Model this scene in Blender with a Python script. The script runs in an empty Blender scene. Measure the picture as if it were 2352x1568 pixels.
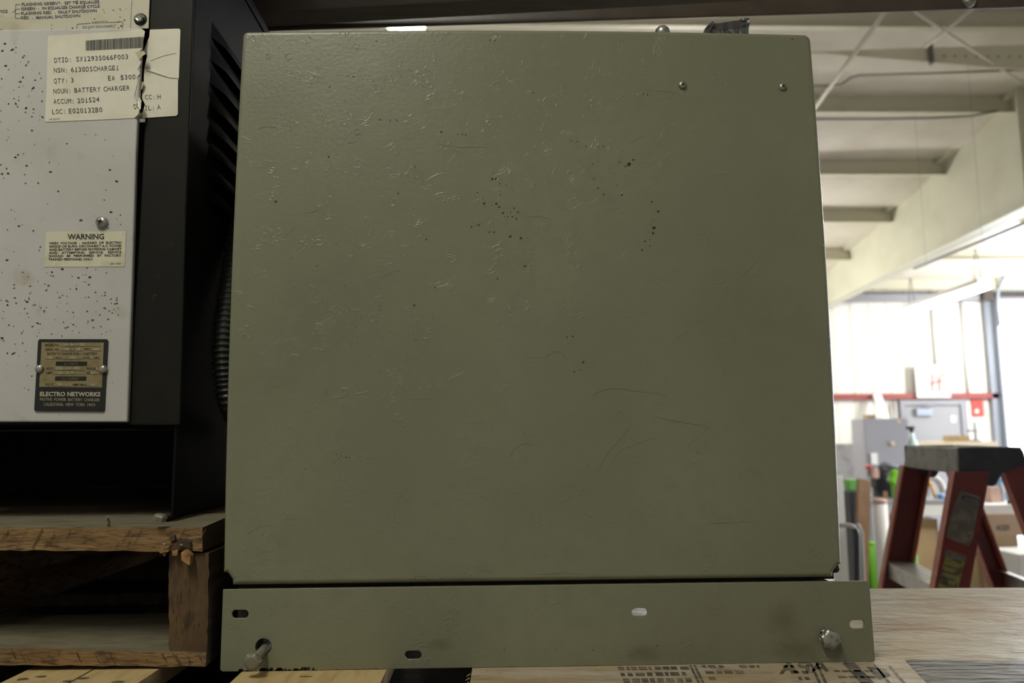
import bpy, bmesh, math, random
from mathutils import Vector, Matrix
S = bpy.context.scene
COL = S.collection
rnd = random.Random(7)

# ---------------------------------------------------------------- camera, world, lights, exposure
ZO = 1.48                                   # height of the green cabinet's underside above the shop floor
F = 1780.0                                  # focal length in pixels of the 2352 px wide frame
PITCH, YAW, ROLL = 0.12217, 0.02562, -0.00839
CAM = Vector((0.25587, -0.76, 0.13843 + ZO))
fwd = Vector((math.sin(YAW) * math.cos(PITCH), math.cos(YAW) * math.cos(PITCH), math.sin(PITCH)))
rt0 = Vector((math.cos(YAW), -math.sin(YAW), 0)); up0 = rt0.cross(fwd)
RT = math.cos(ROLL) * rt0 + math.sin(ROLL) * up0
UP = -math.sin(ROLL) * rt0 + math.cos(ROLL) * up0
cd = bpy.data.cameras.new('camera'); cam = bpy.data.objects.new('camera', cd); COL.objects.link(cam)
cam.matrix_world = Matrix(((RT.x, UP.x, -fwd.x, CAM.x), (RT.y, UP.y, -fwd.y, CAM.y), (RT.z, UP.z, -fwd.z, CAM.z), (0, 0, 0, 1)))
cd.sensor_width = 36; cd.lens = F * 36 / 2352; cd.clip_start = 0.02; cd.clip_end = 200
cd.dof.use_dof = True; cd.dof.focus_distance = 0.77; cd.dof.aperture_fstop = 6.2
S.camera = cam
S.view_settings.view_transform = 'Standard'; S.view_settings.look = 'None'
S.view_settings.gamma = 1.0; S.view_settings.use_curve_mapping = False
S.view_settings.exposure = 0.0
try:
    S.cycles.use_denoising = True; S.cycles.max_bounces = 6; S.cycles.diffuse_bounces = 3
    S.cycles.sample_clamp_indirect = 6.0; S.cycles.caustics_reflective = False; S.cycles.caustics_refractive = False
except Exception: pass
W = bpy.data.worlds.new('sky'); S.world = W; W.use_nodes = True
W.node_tree.nodes['Background'].inputs[0].default_value = (0.80, 0.88, 1.0, 1)
W.node_tree.nodes['Background'].inputs[1].default_value = 11.0

def area(name, loc, target, sx, sy, power, color, portal=False):
    L = bpy.data.lights.new(name, 'AREA'); L.shape = 'RECTANGLE'; L.size = sx; L.size_y = sy
    L.energy = power; L.color = color
    o = bpy.data.objects.new(name, L); COL.objects.link(o)
    o.matrix_world = Matrix.Translation(loc) @ (Vector(target) - Vector(loc)).to_track_quat('-Z', 'Y').to_matrix().to_4x4()
    if portal: L.cycles.is_portal = True
    return o
def bulb(name, loc, r, power, color):
    L = bpy.data.lights.new(name, 'POINT'); L.shadow_soft_size = r; L.energy = power; L.color = color
    o = bpy.data.objects.new(name, L); COL.objects.link(o); o.location = loc; return o
WARM = (1.0, 1.0, 0.87)
area('aisle_lamp_light', (-0.34, -1.20, ZO + 1.78), (-0.34, -1.15, ZO), 0.14, 1.0, 26, WARM)
area('aisle_lamp_light', (-3.4, -3.6, ZO + 2.9), (-3.4, -3.5, ZO), 0.22, 1.2, 30, WARM)
bulb('bay_fill_light', (3.0, 9.9, 3.0), .15, 250, (1, .98, .92))  # unseen fill light added to brighten the far wall
bulb('bay_fill_light', (8.6, 9.2, 3.1), .15, 300, (1, .98, .95))  # unseen fill added for the right part of the far wall
area('bay_fill_light', (5.6, 4.3, 3.7), (5.3, 4.4, 0), 0.3, 1.2, 150, (1, .97, .93))  # unseen downward fill added to brighten the papers and boxes
bulb('bay_fill_light', (9.5, 4.0, 3.7), .15, 12, (1, .97, .92))  # weak unseen fill, added out of view at right
bulb('bay_fill_light', (1.5, 4.5, 3.9), .15, 18, (1, .96, .86))  # unseen fill added to lift the near ceiling

# ---------------------------------------------------------------- helpers
def ray(px, py): return RT * ((px - 1176) / F) - UP * ((py - 784) / F) + fwd
def at(px, py, Y):
    d = ray(px, py); return CAM + d * ((Y - CAM.y) / d.y)
def atZ(px, py, Z):
    d = ray(px, py); return CAM + d * ((Z - CAM.z) / d.z)
def atX(px, py, X):
    d = ray(px, py); return CAM + d * ((X - CAM.x) / d.x)
def atP(px, py, p0, n):
    d = ray(px, py); return CAM + d * ((p0 - CAM).dot(n) / d.dot(n))

class MB:
    def __init__(s): s.v = []; s.f = []; s.m = []; s.sm = []
    def add(s, vs, fs, m=0, smooth=False):
        b = len(s.v); s.v += [tuple(v) for v in vs]
        for f in fs: s.f.append(tuple(b + i for i in f)); s.m.append(m); s.sm.append(smooth)
    def hexa(s, p, m=0):        # p: 8 points, bottom ring 0-3 then top ring 4-7
        s.add(p, [(3, 2, 1, 0), (4, 5, 6, 7), (0, 1, 5, 4), (1, 2, 6, 5), (2, 3, 7, 6), (3, 0, 4, 7)], m)
    def box(s, x0, x1, y0, y1, z0, z1, m=0):
        s.hexa([(x0, y0, z0), (x1, y0, z0), (x1, y1, z0), (x0, y1, z0), (x0, y0, z1), (x1, y0, z1), (x1, y1, z1), (x0, y1, z1)], m)
    def obox(s, o, a, b, c, m=0):   # origin and three edge vectors
        o, a, b, c = map(Vector, (o, a, b, c))
        s.hexa([o, o + a, o + a + b, o + b, o + c, o + a + c, o + a + b + c, o + b + c], m)
    def prism(s, pts, d, m=0):
        n = len(pts); d = Vector(d); p = [Vector(q) for q in pts]
        s.add(p + [q + d for q in p], [tuple(range(n))[::-1], tuple(range(n, 2 * n))] + [(i, (i + 1) % n, n + (i + 1) % n, n + i) for i in range(n)], m)
    def poly(s, pts, m=0): s.add(pts, [tuple(range(len(pts)))], m)
    def tube(s, path, r, n=10, m=0, cap=True, smooth=True):
        path = [Vector(p) for p in path]; N = len(path); rs = r if isinstance(r, (list, tuple)) else [r] * N
        vs = []; prev = None
        for i, p in enumerate(path):
            t = (path[min(i + 1, N - 1)] - path[max(i - 1, 0)]).normalized()
            if prev is None:
                a = t.cross(Vector((0, 0, 1)));
                if a.length < .1: a = t.cross(Vector((1, 0, 0)))
            else: a = prev - t * prev.dot(t)
            a.normalize(); prev = a; b = t.cross(a)
            vs += [p + (a * math.cos(k * 2 * math.pi / n) + b * math.sin(k * 2 * math.pi / n)) * rs[i] for k in range(n)]
        fs = [(i * n + k, i * n + (k + 1) % n, (i + 1) * n + (k + 1) % n, (i + 1) * n + k) for i in range(N - 1) for k in range(n)]
        s.add(vs, fs, m, smooth)
        if cap:
            b = len(s.v) - N * n
            s.f.append(tuple(b + k for k in range(n))[::-1]); s.m.append(m); s.sm.append(False)
            s.f.append(tuple(b + (N - 1) * n + k for k in range(n))); s.m.append(m); s.sm.append(False)
    def lathe(s, p, ax, prof, n=20, m=0, smooth=True, rot=0):   # prof: (radius, height along ax)
        p = Vector(p); ax = Vector(ax).normalized(); a = ax.cross(Vector((0.13, 0.02, 1)))
        if a.length < .1: a = ax.cross(Vector((1, 0, 0)))
        a.normalize(); b = ax.cross(a); vs = []
        for r, h in prof:
            vs += [p + ax * h + (a * math.cos(rot + k * 2 * math.pi / n) + b * math.sin(rot + k * 2 * math.pi / n)) * max(r, 1e-5) for k in range(n)]
        N = len(prof)
        s.add(vs, [(i * n + k, i * n + (k + 1) % n, (i + 1) * n + (k + 1) % n, (i + 1) * n + k) for i in range(N - 1) for k in range(n)], m, smooth)
        b0 = len(s.v) - N * n
        s.f.append(tuple(b0 + k for k in range(n))[::-1]); s.m.append(m); s.sm.append(False)
        s.f.append(tuple(b0 + (N - 1) * n + k for k in range(n))); s.m.append(m); s.sm.append(False)
    def mesh(s, me, M=None, m=0):
        M = M or Matrix.Identity(4)
        s.add([M @ v.co for v in me.vertices], [tuple(p.vertices) for p in me.polygons], m)
    def build(s, name, mats, parent=None, bevel=0, seg=2, fix=True):
        me = bpy.data.meshes.new(name); me.from_pydata(s.v, [], s.f); me.update()
        mats = mats if isinstance(mats, (list, tuple)) else [mats]
        for mm in mats: me.materials.append(mm)
        me.polygons.foreach_set('material_index', s.m); me.polygons.foreach_set('use_smooth', s.sm)
        if fix:
            bm = bmesh.new(); bm.from_mesh(me); bmesh.ops.recalc_face_normals(bm, faces=bm.faces); bm.to_mesh(me); bm.free()
        o = bpy.data.objects.new(name, me); COL.objects.link(o)
        if parent is not None: put(o, parent)
        if bevel:
            b = o.modifiers.new('bevel', 'BEVEL'); b.width = bevel; b.segments = seg; b.limit_method = 'ANGLE'; b.angle_limit = math.radians(35)
        return o
def put(o, parent):
    o.parent = parent
    if parent.type == 'EMPTY': o.matrix_parent_inverse = Matrix.Translation(-Vector(parent.location))
def tag(o, label, cat, group=None, kind=None):
    o['label'] = label; o['category'] = cat
    if group: o['group'] = group
    if kind: o['kind'] = kind
    return o
def thing(name, loc, label, cat, group=None):
    o = bpy.data.objects.new(name, None); COL.objects.link(o); o.location = loc; o.empty_display_size = .05
    return tag(o, label, cat, group)
def struct(o): o['kind'] = 'structure'; return o
def lerp(a, b, t): return (a[0] + (b[0] - a[0]) * t, a[1] + (b[1] - a[1]) * t)

def plate(outer, holes, thick, bevel=0.0, res=2):
    """mesh in the XY plane (thickness along Z, centred) of a flat outline with holes"""
    cu = bpy.data.curves.new('tmp', 'CURVE'); cu.dimensions = '2D'; cu.fill_mode = 'BOTH'
    for ring in [outer] + holes:
        sp = cu.splines.new('POLY'); sp.points.add(len(ring) - 1); sp.use_cyclic_u = True
        for q, (x, y) in zip(sp.points, ring): q.co = (x, y, 0, 1)
    cu.extrude = max(thick / 2 - bevel, 0); cu.bevel_depth = bevel; cu.offset = -bevel; cu.bevel_resolution = res
    o = bpy.data.objects.new('tmp', cu); COL.objects.link(o)
    dg = bpy.context.evaluated_depsgraph_get(); me = bpy.data.meshes.new_from_object(o.evaluated_get(dg), depsgraph=dg)
    bpy.data.objects.remove(o); bpy.data.curves.remove(cu); return me
XZ = Matrix(((1, 0, 0, 0), (0, 0, 1, 0), (0, 1, 0, 0), (0, 0, 0, 1)))   # plate x,y -> world X,Z
def roundrect(x0, x1, y0, y1, r, n=5):
    pts = []
    for cx, cy, a in ((x1 - r, y1 - r, 0), (x0 + r, y1 - r, 90), (x0 + r, y0 + r, 180), (x1 - r, y0 + r, 270)):
        pts += [(cx + r * math.cos(math.radians(a + 90 * k / n)), cy + r * math.sin(math.radians(a + 90 * k / n))) for k in range(n + 1)]
    return pts

_tc = {}
def glyphs(txt, bold=0.0):
    k = (txt, bold)
    if k not in _tc:
        cu = bpy.data.curves.new('tmp', 'FONT'); cu.body = txt; cu.offset = bold; cu.resolution_u = 2
        o = bpy.data.objects.new('tmp', cu); COL.objects.link(o)
        dg = bpy.context.evaluated_depsgraph_get(); me = bpy.data.meshes.new_from_object(o.evaluated_get(dg), depsgraph=dg)
        _tc[k] = ([(v.co.x, v.co.y) for v in me.vertices], [tuple(p.vertices) for p in me.polygons])
        bpy.data.objects.remove(o); bpy.data.curves.remove(cu); bpy.data.meshes.remove(me)
    return _tc[k]
CAPH = 0.71
def text(mb, txt, a, b, h, fn, m=1, bold=0.0, mono=False):
    """letters from pixel a to pixel b along the baseline, cap height h, laid on a surface by fn(px, py)"""
    ax, ay = a; L = math.hypot(b[0] - ax, b[1] - ay); dx, dy = (b[0] - ax) / L, (b[1] - ay) / L
    def lay(vs, fs, x0, x1, u0, u1):
        if not fs: return
        sc = (u1 - u0) / max(x1 - x0, 1e-6)
        mb.add([fn(ax + dx * (u0 + (x - x0) * sc) + dy * y / CAPH * h, ay + dy * (u0 + (x - x0) * sc) - dx * y / CAPH * h) for x, y in vs], fs, m)
    if mono:
        cw = L / len(txt)
        for i, ch in enumerate(txt):
            if ch == ' ': continue
            vs, fs = glyphs(ch, bold); xs = [v[0] for v in vs]; w = max(xs) - min(xs)
            ww = min(w * h / CAPH, cw * .80); c = cw * (i + .5); lay(vs, fs, min(xs), max(xs), c - ww / 2, c + ww / 2)
            if ch in '1I':                                   # slab feet of typewriter lettering
                for yy in ((0, 1) if ch == 'I' else (0,)):
                    y0, y1 = (0, .075) if yy == 0 else (CAPH - .075, CAPH)
                    lay([(0, y0), (1, y0), (1, y1), (0, y1)], [(0, 1, 2, 3)], 0, 1, c - cw * .28, c + cw * .28)
    else:
        vs, fs = glyphs(txt, bold)
        if not vs: return
        xs = [v[0] for v in vs]; lay(vs, fs, min(xs), max(xs), 0, L)

# ---------------------------------------------------------------- materials
def srgb(r, g, b):
    return tuple(((c / 255 + .055) / 1.055) ** 2.4 if c > 10 else c / 255 / 12.92 for c in (r, g, b)) + (1,)
def mat(name, col, rough=.5, metal=0.0, var=None, bump=None, spec=.5, emit=None, stretch=None, extra=None):
    m = bpy.data.materials.new(name); m.use_nodes = True; nt = m.node_tree; N = nt.nodes; L = nt.links
    b = N['Principled BSDF']; b.inputs['Base Color'].default_value = (*col[:3], 1)
    b.inputs['Roughness'].default_value = rough; b.inputs['Metallic'].default_value = metal
    b.inputs['Specular IOR Level'].default_value = spec
    tc = N.new('ShaderNodeTexCoord'); mp = N.new('ShaderNodeMapping'); L.new(tc.outputs['Object'], mp.inputs[0])
    if stretch: mp.inputs['Scale'].default_value = stretch
    if var:                     # list of (colour, noise scale, low, high, detail)
        cur = None
        for c2, sc, lo, hi, det in var:
            n = N.new('ShaderNodeTexNoise'); n.inputs['Scale'].default_value = sc; n.inputs['Detail'].default_value = det
            L.new(mp.outputs[0], n.inputs[0])
            r = N.new('ShaderNodeMapRange'); r.inputs[1].default_value = lo; r.inputs[2].default_value = hi; L.new(n.outputs[0], r.inputs[0])
            x = N.new('ShaderNodeMix'); x.data_type = 'RGBA'; L.new(r.outputs[0], x.inputs[0])
            if cur is None: x.inputs[6].default_value = (*col[:3], 1)
            else: L.new(cur, x.inputs[6])
            x.inputs[7].default_value = (*c2[:3], 1); cur = x.outputs[2]
        L.new(cur, b.inputs['Base Color'])
    if bump:                    # list of (noise scale, strength, distance)
        prev = None
        for sc, st, di in bump:
            n = N.new('ShaderNodeTexNoise'); n.inputs['Scale'].default_value = sc; n.inputs['Detail'].default_value = 4
            L.new(mp.outputs[0], n.inputs[0])
            bp = N.new('ShaderNodeBump'); bp.inputs['Strength'].default_value = st; bp.inputs['Distance'].default_value = di
            L.new(n.outputs[0], bp.inputs['Height'])
            if prev: L.new(prev, bp.inputs['Normal'])
            prev = bp.outputs[0]
        L.new(prev, b.inputs['Normal'])
    if emit:
        b.inputs['Emission Color'].default_value = (*emit[0], 1); b.inputs['Emission Strength'].default_value = emit[1]
    return m

def paint_mat(name, col, col2):
    """thick brushed enamel over an uneven surface: wrinkles, hairline cracks, faint brush marks"""
    m = mat(name, col, .36, spec=.45, var=[(col2, 5, .35, .7, 3), (tuple(c * .9 for c in col[:3]), 60, .45, .75, 3)])
    nt = m.node_tree; N = nt.nodes; L = nt.links; b = N['Principled BSDF']
    tc = N.new('ShaderNodeTexCoord')
    def noise(sc, det, dist=0, stretch=None):
        n = N.new('ShaderNodeTexNoise'); n.inputs['Scale'].default_value = sc; n.inputs['Detail'].default_value = det; n.inputs['Distortion'].default_value = dist
        if stretch:
            mp = N.new('ShaderNodeMapping'); mp.inputs['Scale'].default_value = stretch; L.new(tc.outputs['Object'], mp.inputs[0]); L.new(mp.outputs[0], n.inputs[0])
        else: L.new(tc.outputs['Object'], n.inputs[0])
        return n.outputs[0]
    def math_(op, a, v=None, c=None):
        q = N.new('ShaderNodeMath'); q.operation = op
        L.new(a, q.inputs[0])
        if v is not None:
            if isinstance(v, (int, float)): q.inputs[1].default_value = v
            else: L.new(v, q.inputs[1])
        return q.outputs[0]
    def rng(a, lo, hi):
        r = N.new('ShaderNodeMapRange'); r.inputs[1].default_value = lo; r.inputs[2].default_value = hi; L.new(a, r.inputs[0]); return r.outputs[0]
    ridge = rng(math_('ABSOLUTE', math_('SUBTRACT', noise(15, 2, .6), .5)), 0.010, 0.0)        # long wandering lines
    ridge2 = rng(math_('ABSOLUTE', math_('SUBTRACT', noise(55, 2, 1.4), .5)), 0.022, 0.0)
    mask = rng(noise(22, 2), .60, .68); mask2 = rng(noise(40, 1), .52, .62)
    h = math_('ADD', math_('MULTIPLY', ridge, mask), math_('MULTIPLY', math_('MULTIPLY', ridge2, mask2), .8))
    h = math_('ADD', h, math_('MULTIPLY', noise(240, 3), .62))
    h = math_('ADD', h, math_('MULTIPLY', noise(60, 2, 0, (1, 1, 6)), .16))
    bp = N.new('ShaderNodeBump'); bp.inputs['Strength'].default_value = .34; bp.inputs['Distance'].default_value = .0010
    L.new(h, bp.inputs['Height'])
    b2 = N.new('ShaderNodeBump'); b2.inputs['Strength'].default_value = .25; b2.inputs['Distance'].default_value = .006
    L.new(noise(6, 2), b2.inputs['Height']); L.new(b2.outputs[0], bp.inputs['Normal'])
    L.new(bp.outputs[0], b.inputs['Normal'])
    return m

def spot(m, c, rx, ry, col, axis=1, amt=.8):
    """a soft-edged stain at c on an existing material"""
    nt = m.node_tree; N = nt.nodes; L = nt.links; b = N['Principled BSDF']
    tc = N.new('ShaderNodeTexCoord'); mp = N.new('ShaderNodeMapping'); L.new(tc.outputs['Object'], mp.inputs[0])
    sc = (1 / rx, 1 / ry, 0) if axis == 1 else (1 / rx, 0, 1 / ry); mp.inputs['Scale'].default_value = sc
    mp.inputs['Location'].default_value = tuple(-c[k] * sc[k] for k in range(3))
    n = N.new('ShaderNodeTexNoise'); n.inputs['Scale'].default_value = 2.5; n.inputs['Detail'].default_value = 4; L.new(mp.outputs[0], n.inputs[0])
    ln = N.new('ShaderNodeVectorMath'); ln.operation = 'LENGTH'; L.new(mp.outputs[0], ln.inputs[0])
    ad = N.new('ShaderNodeMath'); ad.operation = 'ADD'; L.new(ln.outputs['Value'], ad.inputs[0]); L.new(n.outputs[0], ad.inputs[1])
    r = N.new('ShaderNodeMapRange'); r.inputs[1].default_value = 1.45; r.inputs[2].default_value = .75; r.inputs[4].default_value = amt; L.new(ad.outputs[0], r.inputs[0])
    x = N.new('ShaderNodeMix'); x.data_type = 'RGBA'; L.new(r.outputs[0], x.inputs[0]); x.inputs[7].default_value = (*col, 1)
    k = b.inputs['Base Color']
    if k.is_linked: L.new(k.links[0].from_socket, x.inputs[6])
    else: x.inputs[6].default_value = k.default_value
    L.new(x.outputs[2], k)
M = {}
M['green'] = paint_mat('green_enamel', (.205, .208, .132), (.172, .172, .108))
M['green_rail'] = paint_mat('green_enamel_rail', (.205, .208, .132), (.172, .172, .108))
M['rust'] = mat('rust', (.105, .036, .012), .9)
M['darkspeck'] = mat('dark_speck', (.036, .022, .010), .9)
M['chip'] = mat('chipped_edge', (.012, .011, .009), .8)
M['door'] = mat('door_enamel', (.52, .50, .47), .38, var=[((.44, .42, .38), 6, .4, .75, 4), ((.40, .36, .28), 30, .62, .8, 3)], bump=[(220, .12, .0006), (9, .1, .003)])
M['cream'] = mat('instrument_panel_cream', (.52, .48, .36), .45, var=[((.38, .33, .22), 26, .55, .8, 4)])
M['frame'] = mat('dark_painted_steel', (.0125, .0122, .0095), .42, spec=.14, var=[((.017, .015, .010), 26, .5, .8, 4), ((.10, .06, .025), 70, .70, .84, 3)], bump=[(150, .15, .0005)])
M['side'] = mat('black_sheet_steel', (.008, .008, .0105), .52, spec=.04, var=[((.012, .0115, .013), 20, .45, .75, 4)], bump=[(120, .1, .0005)])
M['black'] = mat('black_rubber', (.012, .012, .011), .45)
M['hose'] = mat('black_corrugated_plastic', (.060, .060, .054), .35)
M['sticker'] = mat('paper_sticker', (.68, .64, .51), .55, var=[((.60, .55, .42), 30, .45, .75, 3)], bump=[(26, .35, .003), (90, .15, .001)])
M['sticker2'] = mat('cream_sticker', (.62, .58, .42), .5, var=[((.50, .45, .29), 60, .5, .75, 3)])
M['ink'] = mat('black_ink', (.022, .021, .020), .6)
M['greyink'] = mat('grey_ink', (.05, .046, .046), .6)
M['purpleink'] = mat('faded_violet_ink', (.075, .062, .09), .6)
M['plateblack'] = mat('rating_plate_black', (.010, .010, .009), .4)
M['brass'] = mat('rating_plate_brass', (.33, .27, .14), .42, .55, var=[((.22, .17, .07), 60, .45, .7, 3)])
M['stamp'] = mat('stamped_bright_metal', (.62, .58, .46), .35, .6)
M['zinc'] = mat('zinc_plated_steel', (.42, .42, .37), .34, .8, var=[((.22, .21, .17), 180, .45, .7, 3)])
M['bolt'] = mat('painted_bolt', (.21, .20, .145), .45, .1, var=[((.15, .14, .10), 120, .45, .7, 3)])
M['darkbolt'] = mat('dark_bolt', (.045, .042, .036), .4, .4)
M['tape'] = mat('silver_duct_tape', (.16, .16, .155), .30, .6, bump=[(160, .3, .001)])
M['wood_end'] = mat('weathered_pallet_wood', (.175, .098, .036), .8, var=[((.29, .175, .066), 14, .38, .66, 5), ((.06, .034, .014), 60, .50, .70, 5)], bump=[(90, .6, .002)], stretch=(1, 1, 5))
M['wood_str'] = mat('dark_stringer_wood', (.090, .050, .020), .8, var=[((.135, .078, .032), 14, .45, .7, 5), ((.045, .027, .013), 50, .52, .72, 4)], bump=[(90, .6, .002)], stretch=(3, 1, 1))
M['wood_top'] = mat('grey_weathered_wood', (.175, .150, .095), .85, var=[((.115, .095, .055), 24, .4, .7, 5)], bump=[(80, .5, .001)], stretch=(1, 4, 1))
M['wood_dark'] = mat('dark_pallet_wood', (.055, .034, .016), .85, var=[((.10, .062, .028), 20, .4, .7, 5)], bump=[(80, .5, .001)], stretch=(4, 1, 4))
M['splinter'] = mat('fresh_split_wood', (.38, .21, .075), .75, var=[((.16, .08, .03), 90, .4, .65, 4)], bump=[(200, .5, .001)])
M['saw'] = mat('saw_mark', (.075, .045, .02), .9)
M['board'] = mat('pale_pine_board', (.50, .365, .175), .7, var=[((.40, .275, .115), 30, .4, .7, 5), ((.24, .155, .07), 55, .64, .76, 4)], bump=[(70, .35, .001)], stretch=(4, .7, 1))
M['boardstain'] = mat('board_stain', (.11, .085, .05), .75)
M['ply'] = mat('worn_plywood', (.42, .325, .205), .38, var=[((.47, .40, .31), 10, .42, .62, 5), ((.35, .22, .10), 7, .56, .72, 4), ((.22, .155, .095), 22, .56, .72, 6), ((.09, .06, .04), 75, .68, .76, 3)], bump=[(14, .5, .007), (40, .4, .003), (160, .3, .0010)], stretch=(1, 2.2, 1))
M['plyink'] = mat('worn_print_on_plywood', (.075, .068, .062), .42, var=[((.26, .205, .14), 40, .44, .66, 6)], bump=[(60, .4, .002)], stretch=(1, 3, 1))
M['plyink2'] = mat('scuffed_black_paint', (.042, .040, .044), .3, var=[((.22, .185, .15), 26, .56, .70, 7)], bump=[(30, .7, .004)], stretch=(1, 4, 1))
M['deck'] = mat('brown_shelf_deck', (.070, .052, .028), .75, var=[((.045, .033, .017), 12, .4, .7, 4), ((.11, .085, .05), 30, .62, .8, 4)], bump=[(60, .3, .002)], stretch=(1, 5, 1))
M['beam'] = mat('brown_rack_beam', (.080, .060, .042), .36, var=[((.055, .040, .028), 16, .4, .7, 5), ((.10, .075, .055), 45, .66, .8, 4)], bump=[(90, .2, .001)])
M['lower'] = mat('dark_shelf_board', (.040, .030, .028), .45, bump=[(60, .3, .002)])
M['wall'] = mat('cream_wall_liner', (.82, .80, .74), .6, bump=[(3, .1, .02)])
M['ceil'] = mat('white_vinyl_insulation', (.70, .66, .58), .32, var=[((.62, .57, .49), 2.5, .4, .7, 3)], bump=[(4, .35, .05), (18, .2, .01)])
M['purlin'] = mat('cream_painted_purlin', (.66, .63, .50), .45)
M['rafter'] = mat('cream_painted_beam', (.66, .65, .52), .42, var=[((.60, .585, .46), 3, .4, .7, 3)])
M['floor'] = mat('concrete', (.42, .40, .37), .5, var=[((.34, .32, .29), 3, .4, .7, 4)])
M['redtrim'] = mat('red_oxide_steel', (.30, .055, .045), .5)
M['greydoor'] = mat('grey_door', (.34, .34, .36), .45)
M['doorframe'] = mat('grey_door_frame', (.30, .30, .33), .45)
M['steelgrey'] = mat('blue_grey_steel', (.33, .36, .42), .4, .2)
M['brownbox'] = mat('cardboard', (.42, .30, .165), .75, var=[((.37, .255, .14), 7, .4, .7, 3)])
M['pinkbox'] = mat('pale_cardboard', (.43, .30, .21), .75)
M['white'] = mat('white_board', (.80, .79, .77), .5)
M['paper'] = mat('white_paper', (.88, .88, .86), .6)
M['signred'] = mat('sign_red', (.62, .06, .04), .5)
M['red'] = mat('red_fibreglass', (.15, .014, .012), .36, var=[((.115, .010, .010), 20, .4, .7, 4), ((.10, .05, .045), 40, .66, .8, 4)])
M['redworn'] = mat('faded_red_edge', (.50, .15, .10), .55, var=[((.52, .24, .17), 30, .45, .7, 4)])
M['capgrey'] = mat('scuffed_grey_plastic', (.26, .26, .23), .55, var=[((.14, .14, .12), 30, .45, .7, 5)])
M['capdark'] = mat('dark_blue_black_plastic', (.028, .028, .040), .5, var=[((.045, .044, .055), 30, .5, .75, 4)])
M['alu'] = mat('aluminium', (.58, .58, .53), .38, .6, var=[((.44, .43, .37), 30, .45, .7, 4)])
M['stickerworn'] = mat('worn_grey_sticker', (.105, .095, .080), .6, var=[((.18, .16, .13), 40, .45, .65, 5), ((.12, .03, .025), 34, .63, .72, 4)])
M['stickeryel'] = mat('worn_yellow_sticker', (.22, .19, .055), .6, var=[((.07, .06, .03), 60, .5, .62, 4)])
M['lime'] = mat('lime_green', (.20, .58, .03), .55)
M['lime2'] = mat('bright_green', (.16, .48, .10), .55)
M['plank'] = mat('brown_plank', (.36, .215, .115), .65, var=[((.29, .165, .085), 8, .4, .7, 4)], stretch=(4, 4, .5))
M['cabgrey'] = mat('grey_steel_cabinet', (.32, .32, .36), .45)
M['tubegrey'] = mat('grey_painted_tube', (.50, .48, .46), .4)
M['darktube'] = mat('dark_tube', (.035, .038, .045), .4)
M['blue'] = mat('blue_plastic', (.16, .36, .66), .5)
M['orange'] = mat('yellow_plastic', (.75, .40, .04), .5)
M['teal'] = mat('pale_teal_plastic', (.62, .82, .80), .35)
M['pinkish'] = mat('pale_pink_card', (.66, .44, .36), .6)
M['tube'] = mat('lit_fluorescent_tube', (.9, .9, .85), .5, emit=((1, .97, .82), 14))
M['fixture'] = mat('white_lamp_housing', (.75, .74, .70), .45)
M['wire'] = mat('grey_wire', (.16, .16, .15), .5, .4)
M['conduit'] = mat('grey_conduit', (.26, .25, .23), .45, .3)
M['rod'] = mat('pale_brace_rod', (.62, .58, .50), .45)
M['ground'] = mat('sunlit_yard', (.75, .74, .72), .8)
M['rear'] = mat('matt_black_sheet', (.008, .008, .008), .8)

# ---------------------------------------------------------------- the building
YW = 11.6                                                   # inside face of the far wall
def roofz(Y):                                               # underside of the roof
    return ZO + 2.70 - .1797 * (Y - 10.838) if Y > 1.0 else ZO + 2.70 + .1797 * 9.838 - .12 * (1.0 - Y)
mb = MB(); mb.box(-7, 13.2, -9, YW + .2, -.2, 0); struct(mb.build('floor', M['floor']))
mb = MB(); mb.box(-7, 60, YW + .2, YW + 50, -.2, -.02); struct(mb.build('floor_yard', M['ground']))
PUR = [4.10 + 1.207 * k for k in range(7)]                    # purlin lines
mb = MB(); ys = []; y = -9.0
while y < YW + .2: ys.append(y); y += .1
ys.append(YW + .2); xs = [-7.1 + 20.25 * k / 24 for k in range(25)]
vs = []
for Y in ys:
    ph = ((Y - 4.10) / 1.207) % 1.0; sag = .085 * math.sin(math.pi * ph) ** .8
    for X in xs: vs.append((X, Y, roofz(Y) - sag * (1 + .25 * math.sin(X * 1.7 + Y * 2))))
nx = len(xs)
mb.add(vs, [(i * nx + k, i * nx + k + 1, (i + 1) * nx + k + 1, (i + 1) * nx + k) for i in range(len(ys) - 1) for k in range(nx - 1)], 0, True)
ceil = struct(mb.build('ceiling', M['ceil'], fix=False)); sm = ceil.modifiers.new('thick', 'SOLIDIFY'); sm.thickness = .12; sm.offset = 1
H = 7.0
mb = MB(); mb.box(-7.2, -7, -9, YW + .2, 0, H); struct(mb.build('wall_left', M['wall']))
mb = MB(); mb.box(13, 13.2, -9, 2.2, 0, H); mb.box(13, 13.2, 7.2, YW + .2, 0, H); mb.box(13, 13.2, 2.2, 7.2, 3.7, H); struct(mb.build('wall_right', M['wall']))  # unseen bay opening added so daylight reaches the boxes and ladder
mb = MB(); mb.box(13.2, 60, -30, YW + .2, -.2, -.02); struct(mb.build('floor_driveway', M['ground']))
area('daylight_portal', (13.1, 4.7, 1.85), (5, 4.7, 1.85), 5.0, 3.7, 1, (1, 1, 1), portal=True)
mb = MB(); mb.box(-7, 13, -9.2, -9, 0, H); struct(mb.build('wall_front', M['wall']))
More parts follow.
